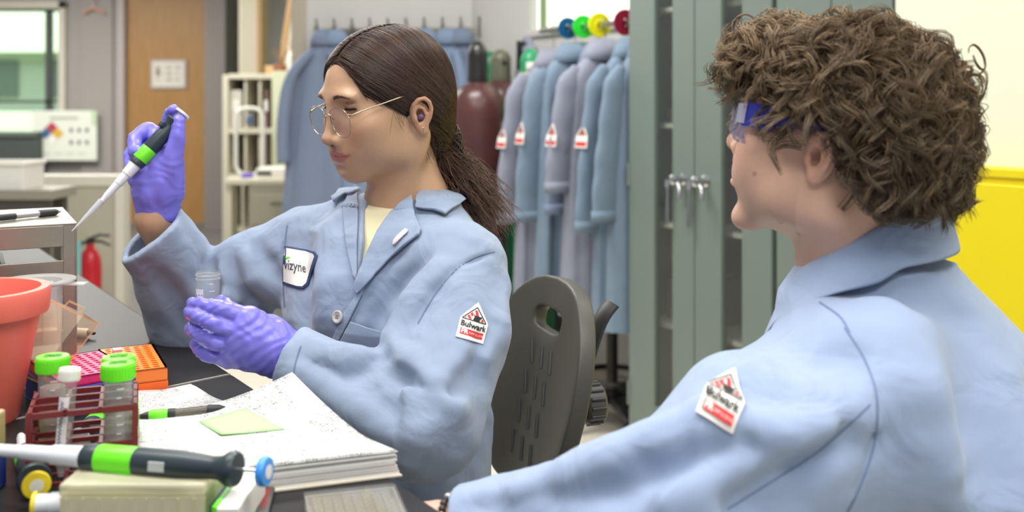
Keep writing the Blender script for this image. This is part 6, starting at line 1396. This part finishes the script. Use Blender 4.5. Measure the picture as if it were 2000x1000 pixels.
for s in (-1, 1): S.u(p_chain([(s*.054, -.034, -.080), lm(NM)+A3((s*.014, .05, .0))], [.009, .010]), .03)
V, Q = mesh_sdf(S, (-.12, -.17, -.185), (.12, .14, .14), .0024)
V2, Q2 = mesh_sdf(S, (-.6, -.5, -.62), (.6, .6, -.170), .007); Q = np.concatenate([Q, Q2+len(V)]); V = np.concatenate([V, V2])
cols = skin_cols(V, np.array(rgb(206, 164, 142)[:3]), np.array(rgb(188, 118, 110)[:3]), sm=1)
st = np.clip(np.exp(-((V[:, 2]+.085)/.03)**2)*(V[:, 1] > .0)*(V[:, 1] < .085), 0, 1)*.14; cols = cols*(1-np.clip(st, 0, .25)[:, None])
for mp_ in ((.058, .052, -.052), (.056, .018, -.098), (.052, .004, -.118)):
    c0 = S.project(np.array([mp_]), 0, 4)[0]; m = np.exp(-(np.linalg.norm(V-c0, axis=1)/.0022)**2)[:, None]*.7; cols = cols*(1-m)+np.array(rgb(96, 62, 48)[:3])*m
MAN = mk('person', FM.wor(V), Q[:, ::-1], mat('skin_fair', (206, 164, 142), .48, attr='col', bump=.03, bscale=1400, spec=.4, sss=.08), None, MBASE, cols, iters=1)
tag(MAN, 'person with curly brown hair and safety glasses seen from behind the shoulder', 'person'); SM = S
def wm(P): return FM.wor(P)
mb = MB(); mb.v = [Vector(wm((.020*math.sin(a), .0920*1-.018*(1-math.cos(a)), z))[0])-MBASE for z in (-.0575, -.0665) for a in np.linspace(-1.1, 1.1, 12)]; mb.f = [[i, i+1, 13+i, 12+i] for i in range(11)]; mb.build('teeth', mat('teeth', (232, 228, 216), .3), MAN, smooth=180, solid=.003)
# curly hair
rg = np.random.default_rng(12)
HM = SDF(); HM.u(p_ell((0, -.018, .040), (.082, .092, .086))); HM.u(p_ell((0, -.066, .000), (.078, .052, .060)), .03); HM.u(p_ell((0, .062, .070), (.060, .036, .034)), .03)
HM.sub(p_ell((0, .150, -.020), (.10, .095, .075)), .010); HM.sub(p_ell((0, .075, -.105), (.12, .085, .085)), .012); HM.sub(p_ell((0, -.04, -.145), (.11, .11, .088)), .02)
for s in (-1, 1): HM.sub(p_ell((s*.090, -.006, -.036), (.03, .034, .042)), .008)
V, Q = mesh_sdf(HM, (-.13, -.17, -.16), (.13, .15, .18), .004)
hairm = mat('hair_curly', (84, 66, 48), .5, attr='col', spec=.45)
MH = mk('hair', wm(V), Q[:, ::-1], hairm, MAN, MBASE, np.clip(np.array(rgb(58, 44, 32)[:3])*(1+sines(.15, .02, 3)(V)[:, None]), 0, 1), iters=2)
seeds = V[rg.integers(0, len(V), 1900)]; ok = SM(seeds.astype(np.float32)) > .003; seeds = seeds[ok]; nrm = HM.grad(seeds.astype(np.float32))
paths = []; cc = []; rr_ = []; C0 = []; LT = []; k = 16; u = np.linspace(0, 1, k)
for s0, n0 in zip(seeds, nrm):
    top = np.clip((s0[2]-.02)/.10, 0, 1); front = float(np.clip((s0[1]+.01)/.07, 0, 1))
    fall = np.array([.3*np.sign(s0[0]), .75*front-.45*(1-front), -.35*front-.8*(1-front)])+rg.normal(size=3)*.28; fall = fall-n0*(fall @ n0)*.8; fall /= np.linalg.norm(fall)+1e-6
    L_ = rg.uniform(.032, .070)*(.6 if s0[2] < -.03 else 1)*(1-.25*front)*(.5 if (s0[2] < .015 and s0[1] > -.03) else 1)
    turns = rg.uniform(.9, 1.7); rad = rg.uniform(.006, .0135); ph = rg.random()*6.28; side = np.cross(n0, fall); side /= np.linalg.norm(side)+1e-6
    axis = s0+n0*(-.002+.017*np.sin(np.minimum(u*2.6, 1.7))[:, None]*rg.uniform(.55, 1.2))+fall*(L_*u)[:, None]+np.array([0, 0, -.012])*(u**2)[:, None]
    rr2 = rad*(.3+.7*np.minimum(1, u*2.0)); an = ph+turns*2*PI*u*rg.choice([-1, 1])
    C0.append(axis+n0*(rr2*np.cos(an))[:, None]*.8+side*(rr2*np.sin(an))[:, None]); LT.append((rg.random(), top, front))
C0 = np.array(C0, np.float32); fl = C0.reshape(-1, 3); d0 = HM(fl); C0 = (fl+HM.grad(fl)*np.clip(.0025-d0, 0, .03)[:, None]).reshape(C0.shape)
for c0, (t, top, front) in zip(C0, LT):
    if ((np.abs(c0[:, 0]) > .062) & (c0[:, 1] > -.036) & (c0[:, 1] < .008) & (c0[:, 2] < -.016)).any() or (c0[:, 2] < -.072).any() or ((c0[:, 1] > .035) & (c0[:, 2] < -.026)).any(): continue
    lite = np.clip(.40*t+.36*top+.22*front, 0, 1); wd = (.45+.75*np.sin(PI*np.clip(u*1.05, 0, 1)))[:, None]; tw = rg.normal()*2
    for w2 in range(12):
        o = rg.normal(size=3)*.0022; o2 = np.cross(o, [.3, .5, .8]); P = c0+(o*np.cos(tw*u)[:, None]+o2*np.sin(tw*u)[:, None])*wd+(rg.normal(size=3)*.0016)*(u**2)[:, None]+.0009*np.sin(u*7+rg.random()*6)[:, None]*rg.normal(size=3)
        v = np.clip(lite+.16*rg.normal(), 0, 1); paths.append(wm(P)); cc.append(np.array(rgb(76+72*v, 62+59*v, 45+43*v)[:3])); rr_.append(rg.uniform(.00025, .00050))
for k_ in range(26):        # loose ringlets on the outline
    a = rg.uniform(-.3, 3.3); y = rg.choice([-.128, .108]) if k_ % 2 else -.128; b0 = np.array([rg.uniform(-.04, .06), y, rg.uniform(.0, .11) if y < 0 else rg.uniform(.05, .10)]); R0 = rg.uniform(.008, .015); tt2 = np.linspace(0, rg.uniform(4, 7), 22); ax_ = rg.normal(size=3); ax_ /= np.linalg.norm(ax_)
    e1 = np.cross(ax_, [0, 0, 1.]); e1 /= np.linalg.norm(e1); e2 = np.cross(ax_, e1); 
    for w2 in range(5): P = b0+R0*(np.cos(tt2)[:, None]*e1+np.sin(tt2)[:, None]*e2)+ax_*(.004*tt2/6)[:, None]+rg.normal(size=3)*.0008; paths.append(wm(P)); cc.append(np.array(rgb(110, 88, 62)[:3])); rr_.append(.0006)
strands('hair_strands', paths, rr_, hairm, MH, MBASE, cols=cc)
# safety glasses
sg = bpy.data.objects.new('safety_glasses', None); C.objects.link(sg); sg.parent = MAN; sg['label'] = 'clear safety glasses with blue arms'
def wmv(p): return Vector(wm(p)[0])-MBASE
rows = []
for z in (.030, .020, .008, -.004, -.016, -.024): rows.append([wmv((.070*math.sin(a), .108-.052*(1-math.cos(a))+(-.006 if z < -.02 else 0), z)) for a in np.linspace(-1.25, 1.25, 26)])
MB().sheet(rows).build('visor', glass('visor_clear', (236, 236, 250), .9, .03, (210, 208, 235), .12), sg, smooth=180, solid=.002)
MB().tube(rows[0], .0018, 8).build('visor_edge', glass('visor_edge', (236, 236, 250), .8, .03, (220, 218, 238), .45), sg, smooth=60)
for s in (-1, 1):
    for nm, ys, m in (('hinge_piece', (.080, .070), MATS['visor_edge']), ('blue_arm', (.074, .036), mat('arm_blue', (36, 44, 150), .3)), ('arm_tail', (.036, -.03), MATS['arm_blue'])):
        y0, y1 = ys; hgt = .0125 if nm == 'blue_arm' else (.010 if nm == 'hinge_piece' else .005); x0 = s*(.0725 if y0 > .05 else .0795); x1 = s*(.0795 if y1 < .05 else .0745)
        b = MB(); q = [(x0, y0, hgt+.008), (x1, y1, hgt+.010 if nm != 'arm_tail' else .016), (x1, y1, -hgt+.008 if nm != 'arm_tail' else .006), (x0, y0, -hgt+.008)]; b.v = [wmv(p) for p in q]; b.f = [[0, 1, 2, 3]]; b.build(nm, m, sg, solid=.004)
# coat
zs2 = [.48, .62, .75, .88, .97, 1.03, 1.06]
KM = SDF(); TM = A3((.490, 1.160, 0))
KM.u(torso(TM, zs2, [.21, .215, .22, .215, .20, .16, .10], [.17, .165, .155, .145, .130, .105, .08], [-.10, -.07, -.035, -.005, .03, .055, .06], ML, MF))
KM.u(p_chain([SRm+A3((0, 0, .0)), NM+A3((.01, 0, -.035)), SLm*.6+NM*.4+A3((0, 0, -.01)), SLm+A3((0, 0, .008))], [.075, .076, .080, .082]), .05)
KM.u(p_cap(SLm*.6+NM*.4+A3((-.03, .0, -.028)), SLm*.6+ELm*.4+A3((0, 0, .018)), .062, .082), .04)
KM.u(p_chain([SLm, SLm*.55+ELm*.45+A3((0, 0, .020)), ELm], [.088, .090, .072]), .05)
KM.u(p_chain([ELm, ELm*.5+WLm*.5, WLm], [.074, .058, .043]), .03)
KM.u(p_chain([SRm, ERm, WRm], [.085, .075, .05]), .04)
KMB = SDF(); KMB.p = list(KM.p)
folds(KM, KMB, [
    ([(1330, 838), (1385, 826), (1450, 842), (1530, 858), (1610, 852)], .022, .003, 1, .018), ([(1400, 868), (1460, 884), (1560, 890)], .018, .002, -1, .022), ([(1150, 900), (1280, 870), (1400, 850)], .016, -.004, 1, .04), ([(1100, 965), (1250, 940), (1400, 915)], .015, .003, -1, .03), ([(1300, 985), (1450, 930), (1600, 850), (1680, 800)], .017, -.001, 1, .035), ([(1430, 985), (1540, 930), (1640, 850)], .012, .005, -1, .035),
    ([(1640, 640), (1690, 700), (1712, 770), (1706, 870), (1670, 960)], .0035, .0005, -1, .007), ([(1500, 650), (1560, 690), (1640, 700)], .014, .006, -1, .05), ([(1740, 620), (1800, 760), (1830, 900)], .018, -.006, 1, .08), ([(1890, 640), (1930, 780), (1950, 920)], .014, .007, -1, .06), ([(1660, 560), (1760, 590), (1880, 610)], .010, .006, -1, .04), ([(1390, 745), (1420, 700), (1480, 660)], .008, .003, -1, .02),
    ([(930, 990), (1000, 985), (1080, 960)], .009, .004, -1, .02), ([(1010, 960), (1100, 935), (1200, 900)], .012, -.003, 1, .03)])
dM = (WLm-ELm)/np.linalg.norm(WLm-ELm); cutcap(KM, WLm, dM, .035)
KM.sub(p_cap(NM+A3((0, 0, -.03)), FM.wor((0, -.02, -.06))[0], .060, .060), .006)
KM.disp = (lambda a, b: (lambda P: a(P)+b(P)))(sines(.0024, .12, 51, 7), sines(.0005, .04, 52, 7))
m_mcoat = mat('coat_cotton_pale', (147, 164, 195), .85, var=.04, vscale=12, bump=.15, bscale=1100, sheen=.2, wrink=.38)
V, Q = mesh_sdf(KM, (-.15, .68, .50), (.92, 1.55, 1.16), .0044); MC = mk('coat', V, Q, m_mcoat, MAN, MBASE, iters=2, sdf=KM)
KN = SDF(); KN.p = list(KMB.p); KN.disp = KM.disp
collar('collar', NM+A3((-.004, 0, .024)), None, MF, ML, 0.62, 2*PI-.62, [(.070, -.02, 0), (.073, .012, 0), (.079, .036, 0), (.087, .032, 0), (.100, .004, .2), (.114, -.022, .7)], KN, m_mcoat, MC, MBASE, tipk=.08, tilt=.56)
KP = SDF(); KP.p = list(KM.p); KP.disp = KM.disp
fire_badge(KP, aff(1414, 776, 1.22, .70, -.54, 1.36), MC, MBASE, .0030, 7)
m_seam2 = mat('seam_thread_pale', (110, 128, 164), .9)
for pts in ([(1650, 640), (1688, 700), (1712, 775), (1708, 865), (1680, 950), (1655, 1000)], [(1700, 790), (1600, 880), (1500, 945), (1420, 995)], [(1600, 590), (1640, 618), (1660, 650)]): seam(pts, KP, MC, MBASE, 1.8, m_seam2)
# bracelet and hand
br = bpy.data.objects.new('bracelet', None); C.objects.link(br); br.parent = MAN; br['label'] = 'beaded pale bracelet with dark beads'
c0 = WLm+dM*.012; e1 = np.cross(dM, [0, 0, 1.]); e1 /= np.linalg.norm(e1); e2 = np.cross(e1, dM)
for k in range(30):
    a = 2*PI*k/30; p = c0+.0335*(math.cos(a)*e1+math.sin(a)*e2); dark = k in (5, 6, 8, 9, 10)
    mb = MB(); r_ = .0040 if dark else .0034; mb.lathe([(r_*math.sin(t_), -r_*math.cos(t_)) for t_ in np.linspace(.05, PI-.05, 7)], 10, Matrix.Translation(Vector(p)-MBASE)); mb.build('bead', mat('bead_dark', (52, 50, 46), .4) if dark else (mat('bead_pale', (232, 216, 204), .4) if k % 3 else mat('bead_pink', (226, 168, 150), .4)), br, smooth=180)
HD = SDF(); hd = dM; hs = A3((0, 1, 0))-hd*hd[1]; hs /= np.linalg.norm(hs); hu = np.cross(hs, hd); w0 = WLm+dM*.0
HD.u(p_chain([w0-dM*.03, w0+dM*.03], [.028, .028])); HD.u(p_box(w0+dM*.075, (.04, .034, .010), np.stack([hd, hs, hu], 1), .008), .02)
for k in range(4): b0 = w0+dM*.11+hs*(.027-.018*k); HD.u(p_chain([b0, b0+dM*(.038-.004*abs(k-1.3))-hu*.0+A3((0, 0, -.012)), b0+dM*.06+A3((0, 0, -.035))], [.0095, .0088, .0075]), .006)
b0 = w0+dM*.045-hs*.03; HD.u(p_chain([b0, b0-hs*.03+dM*.03, b0-hs*.035+dM*.055+A3((0, 0, -.01))], [.013, .011, .009]), .01)
V, Q = mesh_sdf(HD, w0-A3((.3, .2, .2)), w0+A3((.2, .2, .2)), .003); mk('hand', V, Q, mat('skin_hand', (208, 166, 144), .5), MAN, MBASE)
PM_ = SDF(); hip = A3((.585, 1.13, .52)); PM_.u(p_ell(hip, (.18, .18, .12)))
for s in (1, -1):
    h0 = hip+ML*(s*.1); kn_ = h0+MF*.42+ML*(s*.06); an = kn_+A3((0, 0, -.44)); PM_.u(p_chain([h0, kn_, an], [.09, .066, .05]), .05)
V, Q = mesh_sdf(PM_, (-.3, .6, .03), (1.1, 2.0, .70), .010); mk('trousers', V, Q, mat('trousers_black', (26, 27, 30), .8), MAN, MBASE)
for s in (1, -1):
    f0 = hip+ML*(s*.16)+MF*.40; f0[2] = .04; sh = SDF(); sh.u(p_cap(f0, f0+MF*.18+A3((0, 0, -.006)), .045, .036)); sh.u(p_cap(f0, f0+A3((0, 0, .05)), .046, .05), .02); sh.inter(lambda P: -P[:, 2], .004)
    V, Q = mesh_sdf(sh, f0-A3((.3, .3, .1)), f0+A3((.3, .3, .15)), .007); mk('shoe', V, Q, m_black, MAN, MBASE)
